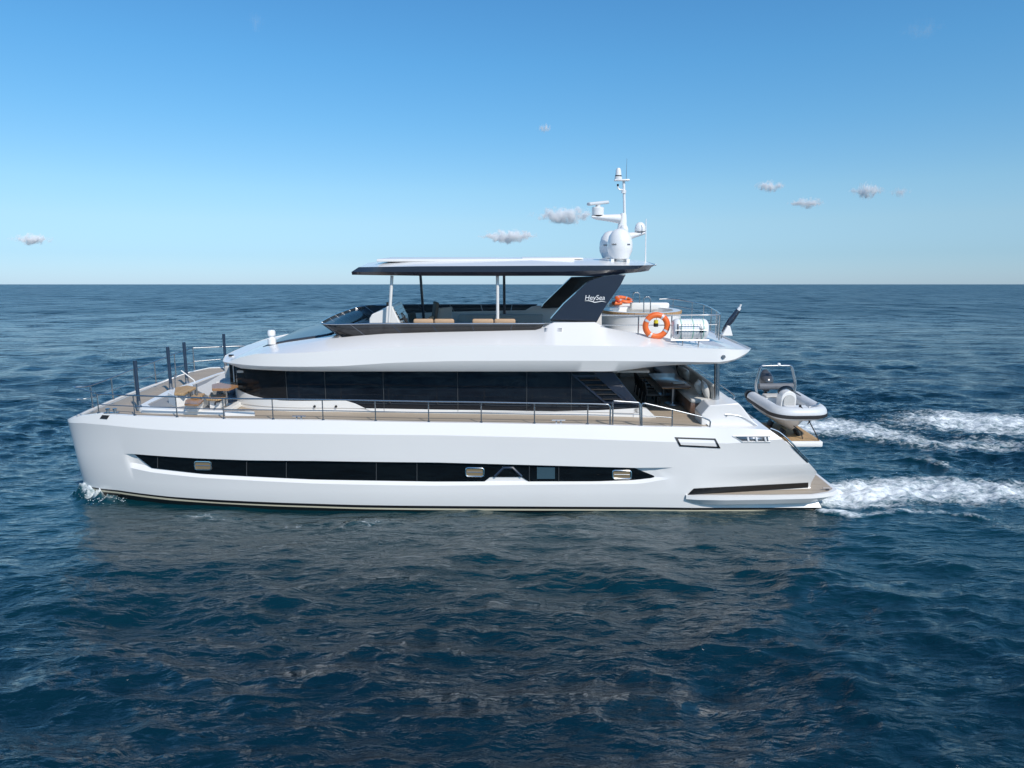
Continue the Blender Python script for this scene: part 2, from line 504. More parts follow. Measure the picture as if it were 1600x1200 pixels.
row_ = n.new('ShaderNodeMapRange'); row_.inputs[1].default_value = 50; row_.inputs[2].default_value = 260; row_.inputs[3].default_value = 0; row_.inputs[4].default_value = 1.0
l.new(cd.outputs['Value'], row_.inputs[0])
rs_ = n.new('ShaderNodeVectorMath'); rs_.operation = 'SCALE'; l.new(vmath('MULTIPLY', vmath('SUBTRACT', q3.outputs['Color'], (.5, .5, .5)), (.2, .85, 0)), rs_.inputs[0]); l.new(row_.outputs[0], rs_.inputs['Scale'])
tilt = vmath('ADD', tilt, rs_.outputs[0])
sc_ = n.new('ShaderNodeVectorMath'); sc_.operation = 'SCALE'; l.new(tilt, sc_.inputs[0]); l.new(math_('MULTIPLY', far_.outputs[0], ca_.outputs['Fac']), sc_.inputs['Scale'])
nn = n.new('ShaderNodeVectorMath'); nn.operation = 'NORMALIZE'; l.new(vmath('ADD', bp.outputs[0], sc_.outputs[0]), nn.inputs[0])
l.new(nn.outputs[0], pb.inputs['Normal'])
ro = n.new('ShaderNodeMapRange'); ro.inputs[1].default_value = 16; ro.inputs[2].default_value = 220; ro.inputs[3].default_value = .05; ro.inputs[4].default_value = .28
l.new(cd.outputs['Value'], ro.inputs[0])
gp_ = noise(.035, 5, (.25, 1.2, 1), R(3), .4, .65)
gm = math_('MULTIPLY', math_('SUBTRACT', gp_.outputs[0], .5), math_('MULTIPLY', ro.outputs[0], .9))
l.new(math_('MAXIMUM', math_('ADD', ro.outputs[0], gm), .03), pb.inputs['Roughness'])
pb.inputs['Specular IOR Level'].default_value = .80
body = n.new('ShaderNodeMixRGB'); body.inputs[1].default_value = (.0006, .0130, .0245, 1); body.inputs[2].default_value = (.0010, .021, .033, 1)
bigp = noise(.09, 3, (1, 1, 1))
l.new(bigp.outputs[0], body.inputs[0]); 
ca0 = n.new('ShaderNodeAttribute'); ca0.attribute_name = 'calm'
near_ = n.new('ShaderNodeMixRGB'); near_.inputs[2].default_value = (.0016, .034, .046, 1)
l.new(math_('MULTIPLY', math_('SUBTRACT', 1.0, ca0.outputs['Fac']), 1.3, clamp=True), near_.inputs[0]); l.new(body.outputs[0], near_.inputs[1])
l.new(near_.outputs[0], pb.inputs['Base Color'])
# foam: broken, lacy white patches
fa = n.new('ShaderNodeAttribute'); fa.attribute_name = 'foam'
f1 = noise(1.6, 8, (.8, 1.5, 1), R(10), 1.2, .68)
f2 = noise(6.0, 6, (.8, 1.5, 1), R(-15), .8, .65)
fn = math_('ADD', math_('MULTIPLY', f1.outputs[0], .65), math_('MULTIPLY', f2.outputs[0], .35))
thr = math_('SUBTRACT', .94, math_('MULTIPLY', fa.outputs['Fac'], .52))
fm = math_('MULTIPLY', math_('SUBTRACT', fn, thr), 4.2, clamp=True)
fm = math_('MULTIPLY', fm, math_('GREATER_THAN', fa.outputs['Fac'], .02))
aer = math_('MULTIPLY', math_('SUBTRACT', fa.outputs['Fac'], .72), .75, clamp=True)
fo = n.new('ShaderNodeBsdfDiffuse'); fo.inputs[0].default_value = (.80, .84, .86, 1)
ae = n.new('ShaderNodeBsdfDiffuse'); ae.inputs[0].default_value = (.14, .31, .37, 1)
m1 = n.new('ShaderNodeMixShader'); l.new(aer, m1.inputs[0]); l.new(pb.outputs[0], m1.inputs[1]); l.new(ae.outputs[0], m1.inputs[2])
m2 = n.new('ShaderNodeMixShader'); l.new(fm, m2.inputs[0]); l.new(m1.outputs[0], m2.inputs[1]); l.new(fo.outputs[0], m2.inputs[2])
l.new(m2.outputs[0], n['Material Output'].inputs[0])
me.materials.append(ms)
# ================================================================== CLOUDS (small fair-weather puffs far out over the sea)
def cloud_material(dens):
    m = bpy.data.materials.new('cloud_vapour'); m.use_nodes = True
    n, l = m.node_tree.nodes, m.node_tree.links; n.clear()
    out = n.new('ShaderNodeOutputMaterial'); v = n.new('ShaderNodeVolumePrincipled')
    v.inputs['Color'].default_value = (1, 1, 1, 1); v.inputs['Anisotropy'].default_value = -.35
    tc = n.new('ShaderNodeTexCoord')
    no = n.new('ShaderNodeTexNoise'); no.inputs['Scale'].default_value = 2.6; no.inputs['Detail'].default_value = 6; no.inputs['Roughness'].default_value = .68
    mp = n.new('ShaderNodeMapping'); mp.inputs['Scale'].default_value = (1.9, 1.2, .75); oi = n.new('ShaderNodeObjectInfo')
    l.new(tc.outputs['Object'], mp.inputs[0]); l.new(oi.outputs['Location'], mp.inputs['Location']); l.new(mp.outputs[0], no.inputs[0])
    ln = n.new('ShaderNodeVectorMath'); ln.operation = 'LENGTH'; l.new(tc.outputs['Object'], ln.inputs[0])
    # density = clamp(noise + falloff)
    fo_ = n.new('ShaderNodeMath'); fo_.operation = 'MULTIPLY_ADD'; fo_.inputs[1].default_value = -.34; fo_.inputs[2].default_value = -.27; l.new(ln.outputs['Value'], fo_.inputs[0])
    ad = n.new('ShaderNodeMath'); ad.operation = 'ADD'; l.new(no.outputs[0], ad.inputs[0]); l.new(fo_.outputs[0], ad.inputs[1])
    mu = n.new('ShaderNodeMath'); mu.operation = 'MULTIPLY'; mu.use_clamp = False; mu.inputs[1].default_value = dens * 14
    sp_ = n.new('ShaderNodeSeparateXYZ'); l.new(tc.outputs['Object'], sp_.inputs[0])
    ba = n.new('ShaderNodeMapRange'); ba.inputs[1].default_value = -.30; ba.inputs[2].default_value = .40; ba.inputs[3].default_value = -.30; ba.inputs[4].default_value = 0
    l.new(sp_.outputs[2], ba.inputs[0])
    a2 = n.new('ShaderNodeMath'); a2.operation = 'ADD'; l.new(ad.outputs[0], a2.inputs[0]); l.new(ba.outputs[0], a2.inputs[1])
    l.new(a2.outputs[0], mu.inputs[0])
    mx = n.new('ShaderNodeMath'); mx.operation = 'MAXIMUM'; mx.inputs[1].default_value = 0; l.new(mu.outputs[0], mx.inputs[0])
    l.new(mx.outputs[0], v.inputs['Density']); l.new(v.outputs[0], out.inputs['Volume'])
    return m
CM = {}
CLOUDS = [(882, 341, 92, 19, .07, 'broad white cloud directly left of the mast radar'),
          (795, 373, 84, 15, .08, 'thin flat cloud low over the hardtop, left of the mast'),
          (1202, 294, 42, 13, .10, 'small rounded cloud, leftmost and highest of the right hand group'),
          (1261, 320, 52, 11, .08, 'flat little cloud just below its neighbours right of the mast'),
          (1354, 303, 46, 18, .08, 'tallest puffy cloud in the right hand group'),
          (1406, 303, 30, 13, .03, 'faint wisp at the right end of the right hand group'),
          (50, 377, 56, 13, .08, 'lone small cloud near the horizon at the far left'),
          (851, 203, 22, 10, .05, 'tiny cloud high above the hardtop'),
          (400, 40, 24, 26, .003, 'faint wisp high in the left of the sky'),
          (1440, 52, 60, 24, .002, 'faint wisp high in the right of the sky')]
for u, v, w, h_, dn, lab in CLOUDS:
    a, e = (u - 800) / FPX, (600 - v) / FPX
    c, s = math.cos(PITCH_W), math.sin(PITCH_W)
    D = 2600.0
    e = (600 - v - h_ * .32) / FPX
    p = CAM_W + Vector((a, c + e * s, -s + e * c)) * D
    bm = bmesh.new(); bmesh.ops.create_icosphere(bm, subdivisions=3, radius=1.0)
    me_ = bpy.data.meshes.new('cloud'); bm.to_mesh(me_); bm.free()
    o = bpy.data.objects.new('cloud', me_); col.objects.link(o); o.location = p
    o.scale = (w / FPX * D * .70, w / FPX * D * .5, h_ / FPX * D * 1.40)
    if dn not in CM: CM[dn] = cloud_material(dn)
    me_.materials.append(CM[dn])
    tag(o, lab, 'cloud', 'fair weather clouds', aboard=False)
# ================================================================== YACHT
yacht = thing('catamaran_yacht', 'large white motor catamaran yacht with black hull window band and navy hardtop under way', 'yacht')

# ---------------------------------------------------------------- hull
# every row: picture line of the near side, y at the stem, y amidships, where the taper starts, tuck at the stern
HR = {
 'cap':  ([(108,654),(125,650),(155,646),(211,650),(277,652.5),(350,655),(427,656),(505,657),(587,658.5),(670,660),(752,661),(835,662.5),(918,663.5),(1000,666),(1110,668),(1165,669),(1203,672)], 2.2, .22, -5, .0),
 'kn':   ([(108.5,657),(130,661),(165,664),(240,671),(315,675),(490,678),(680,680),(855,684),(1042,690.5),(1140,693),(1222,686)], 2.15, 0, -4, .12),
 'wt':   ([(121,703),(205,709),(307,716),(385,719),(490,720),(680,722.5),(992,731),(1100,730),(1264,725)], 2.4, 0, -3.6, .30),
 'wt2':  ([(121,703.2),(205,709.2),(307,716.2),(385,719.2),(490,720.2),(680,722.7),(992,731.2),(1100,730.2),(1264.5,725.5)], 2.4, 0, -3.6, .30),
 'wb2':  ([(125.5,721),(200,723),(237,731.5),(315,740.5),(387,744.5),(490,749.5),(680,753),(930,753),(990,750.5),(1029,746.5),(1047,746),(1100,740),(1271,733)], 2.5, 0, -3.4, .40),
 'wb':   ([(126,723),(200,730),(237,738),(315,746.5),(387,750.5),(490,755.5),(680,759),(1000,756),(1047,748),(1100,743),(1275,738)], 2.5, 0, -3.4, .45),
 'st':   ([(131,740),(185,748),(300,758),(490,764),(680,767),(1000,767),(1068,769),(1083,763.5),(1265,754)], 2.6, 0, -3.2, .80),
 'sb':   ([(132.5,746),(185,756),(300,767),(490,774),(680,777),(1000,775),(1072,773.5),(1263,761)], 2.65, 0, -3.1, .85),
 'bt':   ([(134,751),(185,766),(265,776),(340,781),(490,787),(560,789),(760,791),(1000,792.3),(1283,793)], 2.7, .06, -3, .25),
 'bb':   ([(134.6,753),(185,768.6),(265,778.8),(340,784.8),(490,790.8),(560,793),(760,795),(1000,796),(1283,796.3)], 2.72, .06, -3, .25),
 'cb':   ([(135,755),(185,771),(265,781.4),(340,786.7),(490,793),(560,795.3),(760,797.5),(1000,798),(1283,798)], 2.75, .06, -3, .25),
}
HO = ['cap', 'kn', 'wt', 'wt2', 'wb2', 'wb', 'st', 'sb', 'bt', 'bb', 'cb']
HF = {}; HZ = {}; HX = {}
def mk_y(A, y0, xt, xs, tuck):
    def f(x):
        if x < xt:
            e = min(1.0, (xt - x) / (xt - xs))
            return y0 + (A - y0) * (1 - math.sqrt(max(0, 1 - e * e)))
        if x > 6.5: return y0 + tuck * min(1.2, (x - 6.5) / 5.4)
        return y0
    return f
for k, (pts, A, y0, xt, tuck) in HR.items():
    xs = PY(*pts[0], A).x
    HF[k] = mk_y(A, y0, xt, xs, tuck)
    r3 = row3(pts, HF[k])
    HX[k] = (xs, PY(*pts[-1], y0 + tuck).x)
    r3[0] = (xs, PY(*pts[0], A).z)
    HZ[k] = r3
WX1, WX2 = PY(197, 709, 1.0).x, PY(1046, 747, .1).x
def recess(x):
    a = min(1, max(0, (x - WX1) / .22)); b = min(1, max(0, (WX2 - x) / .6))
    return .13 * min(a, b)
NS = 150
def hull_row(k):
    xs, xe = HX[k]; out = []
    for i in range(NS + 1):
        t = i / NS; s = t ** 1.9
        x = xs + (xe - xs) * s
        y = HF[k](x)
        if k in ('wt2', 'wb2'): y += recess(x)
        out.append(Vector((x, y, interp(HZ[k], x))))
    return out
ROW = {k: hull_row(k) for k in HO}
keel = [Vector((p.x, p.y + .9 * min(1, (i / NS) * 4) * (1 if p.y < 1.6 else .4), -1.2)) for i, p in enumerate(ROW['cb'])]

def surf(u, v, off=0.0):                    # point of the near hull side seen at picture point (u, v), off metres proud
    y = 0.0
    for _ in range(10):
        x = PY(u, v, y).x
        vs = [interp(HR[k][0], u) for k in HO]
        for i in range(len(HO) - 1):
            if v <= vs[i + 1] or i == len(HO) - 2:
                t = (v - vs[i]) / max(1e-6, vs[i + 1] - vs[i]); t = min(1, max(0, t))
                ya = HF[HO[i]](x) + (recess(x) if HO[i] in ('wt2', 'wb2') else 0)
                yb = HF[HO[i + 1]](x) + (recess(x) if HO[i + 1] in ('wt2', 'wb2') else 0)
                y = ya + (yb - ya) * t
                break
    return PY(u, v, y - off)

def both(bld, rows, mi=0):
    bld.grid(rows, mi); bld.grid([[mir(p) for p in r] for r in rows], mi)

h = B()
both(h, [ROW[k] for k in HO[1:9]])
# capping rail and inner face of the bulwark
capin = [Vector((p.x + (.3 if i < 6 else .0), p.y + .16, p.z)) for i, p in enumerate(ROW['cap'])]
# bow: straight transverse front between the two stems, bowed slightly forward
def across(p, n=12, bulge=.22):
    q = mir(p); res = []
    for i in range(n + 1):
        t = i / n; w = p.lerp(q, t); w.x -= bulge * (1 - (2 * t - 1) ** 2); res.append(w)
    return res
low = ROW['wb'][0].copy(); low.z = 1.75
h.grid([across(ROW[k][0], 12, .22) for k in ('cap', 'kn', 'wt')] + [across(low, 12, .15)])
# inner hull sides, bridge deck underside and transoms
for fl in (False, True):
    g = (lambda p: mir(p)) if fl else (lambda p: p)
    rows = []
    for k in ('wb', 'st', 'sb', 'bt', 'bb', 'cb'):
        rows.append([g(Vector((p.x, 5.6 - p.y, min(p.z, 1.75)))) for p in ROW[k]])
    h.grid(rows)
    rows = [[g(ROW[k][-1]) for k in HO[:9]], [g(Vector((ROW[k][-1].x, 5.0, ROW[k][-1].z))) for k in HO[:9]]]
    h.grid(rows)
h.poly([(-16, 2.6, 1.75), (10.5, 2.6, 1.75), (10.5, 2 * YC - 2.6, 1.75), (-16, 2 * YC - 2.6, 1.75)])
# white deck moulding under the teak
capz = lambda x: interp(HZ['cap'], x)
dk_in = [p for p in capin if p.x < 8.9]
front = across(ROW['cap'][0], 12, .22)
h.grid([[p for p in ROW['cap'] if p.x < 12.2], [Vector((p.x, HF['cap'](p.x) + .16, p.z)) for p in ROW['cap'] if p.x < 12.2]])
h.grid([[mir(p) for p in ROW['cap'] if p.x < 12.2], [mir(Vector((p.x, HF['cap'](p.x) + .16, p.z))) for p in ROW['cap'] if p.x < 12.2]])
lip = [Vector((p.x, HF['cap'](p.x) + .16, p.z)) for p in ROW['cap'] if p.x < 8.9]
sh = [Vector((p.x, p.y, p.z - .05)) for p in lip]
h.grid([lip, sh]); h.grid([[mir(p) for p in lip], [mir(p) for p in sh]])
deck_rows = [[a.lerp(mir(a), t / 10) for t in range(11)] for a in sh]
h.grid(deck_rows)
h.grid([front, [Vector((p.x + .02, p.y, p.z - .0)) for p in front]])
hull = h.out('hull', [M['white']], yacht, 24)
b = B(); both(b, [ROW['cap'], ROW['kn']]); b.out('bulwark', M['white'], yacht, 24)

b = B(); both(b, [ROW['bt'], ROW['bb']]); b.out('boot_stripe', M['gelblack'], yacht)
b = B(); both(b, [ROW['bb'], ROW['cb']]); b.out('waterline_stripe', M['cream'], yacht)
b = B(); both(b, [ROW['cb'], keel]); b.out('underbody', M['antifoul'], yacht)
# black recess above the side step
b = B()
stp = [p for p in ROW['st']]
us = np.linspace(1084, 1263, 16)
rws = []
for f in np.linspace(0, 1, 6):
    rws.append([surf(1074 + 10 * (1 - f) * 0, 773.2 + .3 * f, .02)] + [surf(u, (1 - f) * interp([(1083, 763.3), (1265, 754)], u) + f * interp([(1072, 773.8), (1263, 762)], u), .02) for u in us])
b.grid(rws)
b.out('step_recess', M['gelblack'], yacht)

# hull window band (glass, joints, portholes)
WT = [(210, 709.7), (307, 716.6), (385, 719.6), (490, 720.6), (680, 723), (992, 731.4), (1029, 746.2)]
WB = [(210, 709.9), (237, 731.2), (315, 740.2), (387, 744.2), (490, 749.2), (680, 752.6), (757, 752.4), (766, 745.3), (815, 745.3), (826, 752.6), (930, 752.6), (990, 750.2), (1029, 746.4)]
us = sorted(set([210, 213, 220, 228, 237, 757, 766, 815, 826, 992, 1000, 1010, 1020, 1029] + list(range(245, 990, 12))))
def wglass(u, v):
    p = surf(u, v); x = p.x
    y = HF['wt2'](x) + .105
    return PY(u, v, y)
b = B(); b.grid([[wglass(u, interp(WT, u)) for u in us], [wglass(u, .5 * interp(WT, u) + .5 * interp(WB, u)) for u in us], [wglass(u, interp(WB, u)) for u in us]])
hw = b.out('hull_window', M['bandglass'], yacht)
for u in (246.5, 385.5, 447.5, 588, 651.5, 827, 873):
    p = wglass(u, interp(WT, u) + 1); q = wglass(u, interp(WB, u) - 1)
    p.y -= .012; q.y -= .012
    b = B(); b.tube([p, q], .014, 6); b.out('pane_joint', M['paneline'], hw)
b = B(); b.grid([[wglass(u, v) - Vector((0, .012, 0)) for u in (839, 867)] for v in (729.5, 748)])
b.out('bluish_pane', M['teal'], hw)  # one pane tinted blue-green among the black ones
b = B()
pts = [wglass(u, v) - Vector((0, .02, 0)) for u, v in ((773, 744), (787, 730.5), (801, 730.5), (815, 744))]
b.tube(pts, .05, 6); b.out('chevron_trim', M['navy'], hw)
for (u0, v0, u1, v1) in ((305, 720.5, 330.5, 733.5), (728, 730.5, 756, 744), (957, 734.5, 986, 747.5)):
    c = [wglass(u, v) - Vector((0, .02, 0)) for u, v in ((u0, v0), (u1, v0 + .6), (u1, v1), (u0, v1 - .4))]
    b = B(); b.poly([p - Vector((0, .005, 0)) for p in c]); ph = b.out('porthole', M['bronze'], hw)
    rc = []
    for i in range(4):
        a, d, e = c[i - 1], c[i], c[(i + 1) % 4]
        rc += [d + (a - d).normalized() * .07, d + ((a - d).normalized() + (e - d).normalized()) * .02, d + (e - d).normalized() * .07]
    b = B(); b.tube([p - Vector((0, .015, 0)) for p in rc], .026, 6, close=True); b.out('porthole_frame', M['chrome'], ph)
    b = B(); m0 = (c[0] + c[3]) / 2; m1 = (c[1] + c[2]) / 2
    b.tube([m0.lerp(m1, .08) - Vector((0, .012, 0)), m0.lerp(m1, .92) - Vector((0, .012, 0))], .012, 5); b.out('porthole_bar', M['chrome'], ph)

# boarding-door outline and quarter vent
b = B()
def frame(bld, q, w, mi=0):
    qi = []
    for i in range(4):
        a, d, e = q[i - 1], q[i], q[(i + 1) % 4]
        s = abs((a - d).normalized().cross((e - d).normalized()).length)
        qi.append(d + ((a - d).normalized() + (e - d).normalized()) * (w / s))
    bld.add(list(q) + qi, [(0, 1, 5, 4), (1, 2, 6, 5), (2, 3, 7, 6), (3, 0, 4, 7)], mi)
    return qi
dq = [(1054, 683), (1118, 685.2), (1126, 700.5), (1062, 697.5)]
dqi = [(1059.2, 685.4), (1116.3, 687.4), (1121.5, 698), (1064, 695.2)]
for i in range(4):
    a0, a1, c0, c1 = dq[i], dq[(i + 1) % 4], dqi[i], dqi[(i + 1) % 4]
    b.grid([[surf(a0[0] + (a1[0] - a0[0]) * t + w * (c0[0] + (c1[0] - c0[0]) * t - a0[0] - (a1[0] - a0[0]) * t),
                  a0[1] + (a1[1] - a0[1]) * t + w * (c0[1] + (c1[1] - c0[1]) * t - a0[1] - (a1[1] - a0[1]) * t), .014) for t in np.linspace(0, 1, 13)] for w in (0, 1)])
b.out('door_outline', M['gelblack'], yacht, 0)
b = B(); vq = [surf(u, v, .012) for u, v in ((1149, 682.5), (1200, 682.2), (1201, 689.5), (1161, 689.8))]
b.poly(vq); vent = b.out('quarter_vent', M['dsteel'], yacht, solid=.01)
b = B(); vq2 = [surf(u, v, .018) for u, v in ((1145, 681.6), (1203, 681.2), (1204, 690.4), (1160, 690.6))]
b.tube(vq2, .018, 6, close=True); b.out('vent_rim', M['white2'], vent)
for u in (1168, 1181, 1195):
    b = B(); b.tube([surf(u, 683, .03), surf(u + 1.5, 689.3, .03)], .035, 6); b.out('vent_slat', M['white2'], vent)

# teak decks ---------------------------------------------------------------
b = B()
xs0 = HX['cap'][0] + .55
st = [xs0 + (8.2 - xs0) * (i / 60) ** 1.3 for i in range(61)]
a = [Vector((x, HF['cap'](x) + .20 + (.18 * max(0, 1 - (x - xs0) / .8)), capz(x) - .034)) for x in st]
b.grid([[p.lerp(mir(p), t / 12) for t in range(13)] for p in a])
b.out('main_deck', M['teak'], yacht, 0)

# side step and swim platform, one per hull ---------------------------------
def platform(fl):
    g = (lambda p: mir(p)) if fl else (lambda p: Vector(p))
    zt = PY(1200, 774.7, -.12).z
    o_t = [PZ(u, v, zt) for u, v in ((1072, 773.8), (1090, 775.0), (1135, 775.6), (1210, 774.6), (1268, 773), (1284, 771.6), (1300, 769), (1307.5, 765))]
    xr = o_t[-1].x + .02
    o_t += [Vector((xr + .02, 1.4, zt)), Vector((xr + .03, 2.2, zt)), Vector((xr + .02, 3.9, zt)), Vector((xr - .35, 4.35, zt))]
    o_b = []
    for p in o_t:
        dx = -.30 if p.x > 10.9 else (.28 if p.x < 6.8 else 0)
        o_b.append(Vector((p.x + dx, p.y + (.10 if p.y < 1 else 0), zt - .34)))
    o_m = [Vector((p.x + (.02 if p.x > 10.9 else 0), p.y - (.015 if p.y < 1 else 0), zt - .14)) for p in o_t]
    bk = B(); bk.grid([[g(p) for p in r] for r in (o_t, o_m, o_b)])
    inn = [Vector((p.x, 4.4, zt)) for p in o_t[:1]]
    bk.poly([g(p) for p in o_t + [Vector((o_t[0].x, 4.35, zt))]])
    bk.poly([g(p) for p in o_b + [Vector((o_b[0].x, 4.35, zt - .34))]])
    sp = bk.out('swim_platform', M['white'], yacht, 35)
    t = B(); tk = []
    for p in o_t[1:]:
        tk.append(Vector((p.x - (.12 if p.x > 10.9 else 0), max(p.y + .07, .0) if p.y < 3 else p.y - .1, zt + .012)))
    tk = [Vector((o_t[0].x + .12, o_t[0].y + .12, zt + .012))] + tk + [Vector((o_t[0].x + .2, 4.2, zt + .012))]
    t.poly([g(p) for p in tk]); t.out('platform_teak', M['teak'], sp, 0)
    c = B(); cc = g(Vector((xr - .42, .42, zt + .05)))
    c.box(cc, (.10, .05, .09)); c.tube([cc + Vector((-.17, 0, .05)), cc + Vector((.17, 0, .05))], .024, 6)
    c.out('cleat', M['gunmetal'], sp)
platform(False); platform(True)
# near and far quarter: sloping stair block behind the side, its coaming, handrails
COZ = PY(1152, 629, 1.5).z
def quarter(fl):
    g = (lambda p: mir(p)) if fl else (lambda p: Vector(p))
    w = B()
    pr = [PY(u, v, .75) for u, v in ((1096, 667.5), (1096, 648), (1109, 633.5), (1154, 630), (1160, 636), (1176, 657), (1192, 671), (1203, 674))]
    pb = [Vector((p.x, 1.75, p.z)) for p in pr]
    w.grid([[g(p) for p in pr], [g(p) for p in pb]]); w.poly([g(p) for p in pr]); w.poly([g(p) for p in pb])
    # flat shoulder between the cap and the block
    s1 = [Vector((x, HF['cap'](x) + .14, capz(x))) for x in np.linspace(7.0, HX['cap'][1], 10)]
    s2 = [Vector((p.x, 1.8, p.z + .02)) for p in s1]
    w.grid([[g(p) for p in s1], [g(p) for p in s2]])
    return w.out('stair_coaming', M['white'], yacht, 30, bevel=.03)
quarter(False); quarter(True)
b = B()
b.tube(curve3([PY(u, v, .72) for u, v in ((1133, 647.5), (1150, 648.5), (1162, 652.5), (1176, 661), (1189, 669.5))], 5), .014, 6)
b.tube([PY(1135.5, 647.5, .72), PY(1135.5, 651, .72)], .012, 6)
b.out('grab_rail', M['steel'], yacht)
b = B()
rl = curve3([surf(u, v, .02) for u, v in ((1204, 669.5), (1218, 675.5), (1236, 691), (1250, 706), (1264, 720))], 6)
b.tube(rl, .03, 8); b.out('grab_rail', M['steel'], yacht)
b = B()
b.tube([p + Vector((-.03, .03, -.07)) for p in rl[2:]], .022, 6); b.out('rail_gap_shade', M['rubber'], yacht)  # dark tube stands in for the shaded gap under the rail
# transverse aft coaming of the cockpit
b = B()
CX = PY(1152, 629, 1.5).x
pr = [(CX - .50, COZ - .62), (CX - .46, COZ - .04), (CX - .40, COZ), (CX - .05, COZ), (CX + .10, COZ - .10), (CX + 1.2, COZ - 1.3)]
b.grid([[Vector((x, y, z)) for x, z in pr] for y in (1.7, 4, YC, 2 * YC - 4, 2 * YC - 1.7)])
b.out('cockpit_coaming', M['white'], yacht, 30)
b = B()
b.tube(curve3([(CX + .02, 2.0, COZ + .02), (CX + .06, 2.3, COZ + .16), (CX + .06, 5, COZ + .18), (CX + .06, 9.6, COZ + .18), (CX + .02, 10.0, COZ + .02)], 5), .025, 8)
b.out('grab_rail', M['steel'], yacht)
# hydraulic tender platform between the hulls
PZT = 1.22
b = B()
b.rbox((11.35, 6.45, PZT - .13), (3.35, 3.35, .24), .05, 2)
hp = b.out('tender_platform', M['white'], yacht, 40)
b = B()
x1 = 11.35 + 1.675
b.poly([(9.8, 4.86, PZT), (x1 - .12, 4.86, PZT), (x1 - .06, 5.0, PZT), (x1 - .06, 8.05, PZT), (9.8, 8.05, PZT)])
b.out('platform_teak', M['teak_x'], hp, 0)
for x in (11.7, 12.3):
    for y in (5.9, 7.4):
        b = B(); b.rbox((x, y, PZT + .12), (.10, .5, .26), .03, 2, ry=R(25 if x < 12 else -25)); b.out('tender_chock', M['rubber'], hp)
b = B(); b.box((9.6, 6.2, 1.3), (1.2, 2.4, 1.0)); b.out('transom_beam', M['white'], yacht, 0, bevel=.05)
# ---------------------------------------------------------------- saloon (deckhouse) with its wrap-round window
def house_y(x, base=1.75):
    if x < -7.6:
        e = min(1, (-7.6 - x) / 3.25)
        return base + 1.75 * (1 - math.sqrt(max(0, 1 - e * e)))
    return base
HXF = -10.80
SOFZ = lambda x: interp(SHZ['R1'], x) - .05
def near_line(pts, yf, n=None):
    return row3(pts, yf)
DKZ = lambda x: capz(x) - .03
gl_bot = row3([(371, 608), (377, 611), (395, 618.5), (415, 623), (440, 626), (540, 626), (556, 631), (581, 643), (700, 643.5), (856, 643), (940, 641), (1001, 637.5)], lambda x: house_y(x))

# ---------------------------------------------------------------- upper deck shell (wide sculpted overhang)
XTIP = PY(1173, 545.5, 3.0).x
def shell_y(y0, A=2.35, xt=-6.0, xs=-10.85):
    def f(x):
        if x < xt:
            e = min(1, (xt - x) / (xt - xs)); return y0 + (A - y0) * (1 - math.sqrt(max(0, 1 - e ** 2.2)))
        if x > 7.2: return y0 + 2.0 * max(0, (x - 7.2) / (XTIP - 7.2)) ** 2.6
        return y0
    return f
SH = {
 'R0': ([(356, 568), (377, 575.5), (442, 579.6), (535, 580.5), (875, 580.8), (950, 581), (968, 580), (990, 577), (1015, 573.5), (1045, 571), (1075, 569.6), (1130, 568), (1146, 564), (1160, 557.5), (1171, 548.5)], 1.10),
 'R1': ([(356, 567), (377, 574.5), (442, 578.8), (535, 579.6), (875, 579.9), (950, 580.2), (968, 579.2), (990, 576.2), (1015, 572.7), (1045, 570.4), (1075, 569), (1130, 567.4), (1146, 563.4), (1160, 556.8), (1172, 547.5)], 1.06),
 'R2': ([(355.5, 566.5), (377, 569.5), (410, 572), (480, 573), (535, 572), (610, 567), (710, 564), (840, 563.5), (970, 564), (1045, 565), (1120, 566), (1146, 562), (1160, 555.5), (1172.5, 546.5)], .95),
 'U2': ([(355.2, 566), (375, 558.5), (400, 552.7), (450, 552), (485, 550.5), (520, 548), (560, 545), (655, 541), (730, 539.3), (850, 539.6), (970, 541), (1070, 543.5), (1132, 545), (1160, 546), (1173, 545.5)], 1.02),
 'T':  ([(355, 565.5), (375, 557), (400, 550.2), (430, 544), (480, 536.5), (520, 529), (560, 525), (600, 522), (680, 519.5), (843, 516), (856, 508), (865, 504), (933, 503.5), (938, 508), (950, 513), (985, 519), (1030, 526), (1060, 532), (1115, 541), (1150, 543.8), (1174, 544.5)], 2.05),
}
SHF = {k: shell_y(y0) for k, (p, y0) in SH.items()}
SHZ = {k: row3(p, SHF[k]) for k, (p, y0) in SH.items()}
for k in SHZ:
    z0 = SHZ['U2'][0][1]
    SHZ[k] = [(x, z) for x, z in SHZ[k]]
SXN, SXA = -10.83, XTIP
FLOOR = 5.22                                                     # flybridge sole
SOLE_AFT = 5.05
def shell_pt(k, x):
    return Vector((x, SHF[k](x), interp(SHZ[k], x)))
sx = sorted(set([SXN + (SXA - SXN) * (.5 - .5 * math.cos(math.pi * i / 110)) for i in range(111)] + [-6.72, -6.71, 1.55, 1.56]))
WF, WA = -6.7, 9.0
s = B(); rows = []
for x in sx:
    near = [Vector((x, SHF['R0'](x) + 1.6, interp(SHZ['R0'], x) - .0)), shell_pt('R0', x), shell_pt('R1', x), shell_pt('R2', x), shell_pt('U2', x), shell_pt('T', x)]
    t = near[-1]
    well = WF < x
    e = (x - SXN) / 3.6
    if well:
        zf = FLOOR if x < 1.9 else min(SOLE_AFT, t.z - .03)
        if x > 7.6: zf = min(t.z - .03, zf + (x - 7.6) * .9)
        near += [t + Vector((0, .12, 0)), Vector((x, t.y + .16, zf)), Vector((x, YC, zf))]
    else:
        crown = .10 if x < 0 else .0
        near += [t + Vector((0, .12, .01)), t + Vector((0, .4, crown * .4)), Vector((x, YC, t.z + crown))]
    rows.append(near + [mir(p) for p in near[-2::-1]])
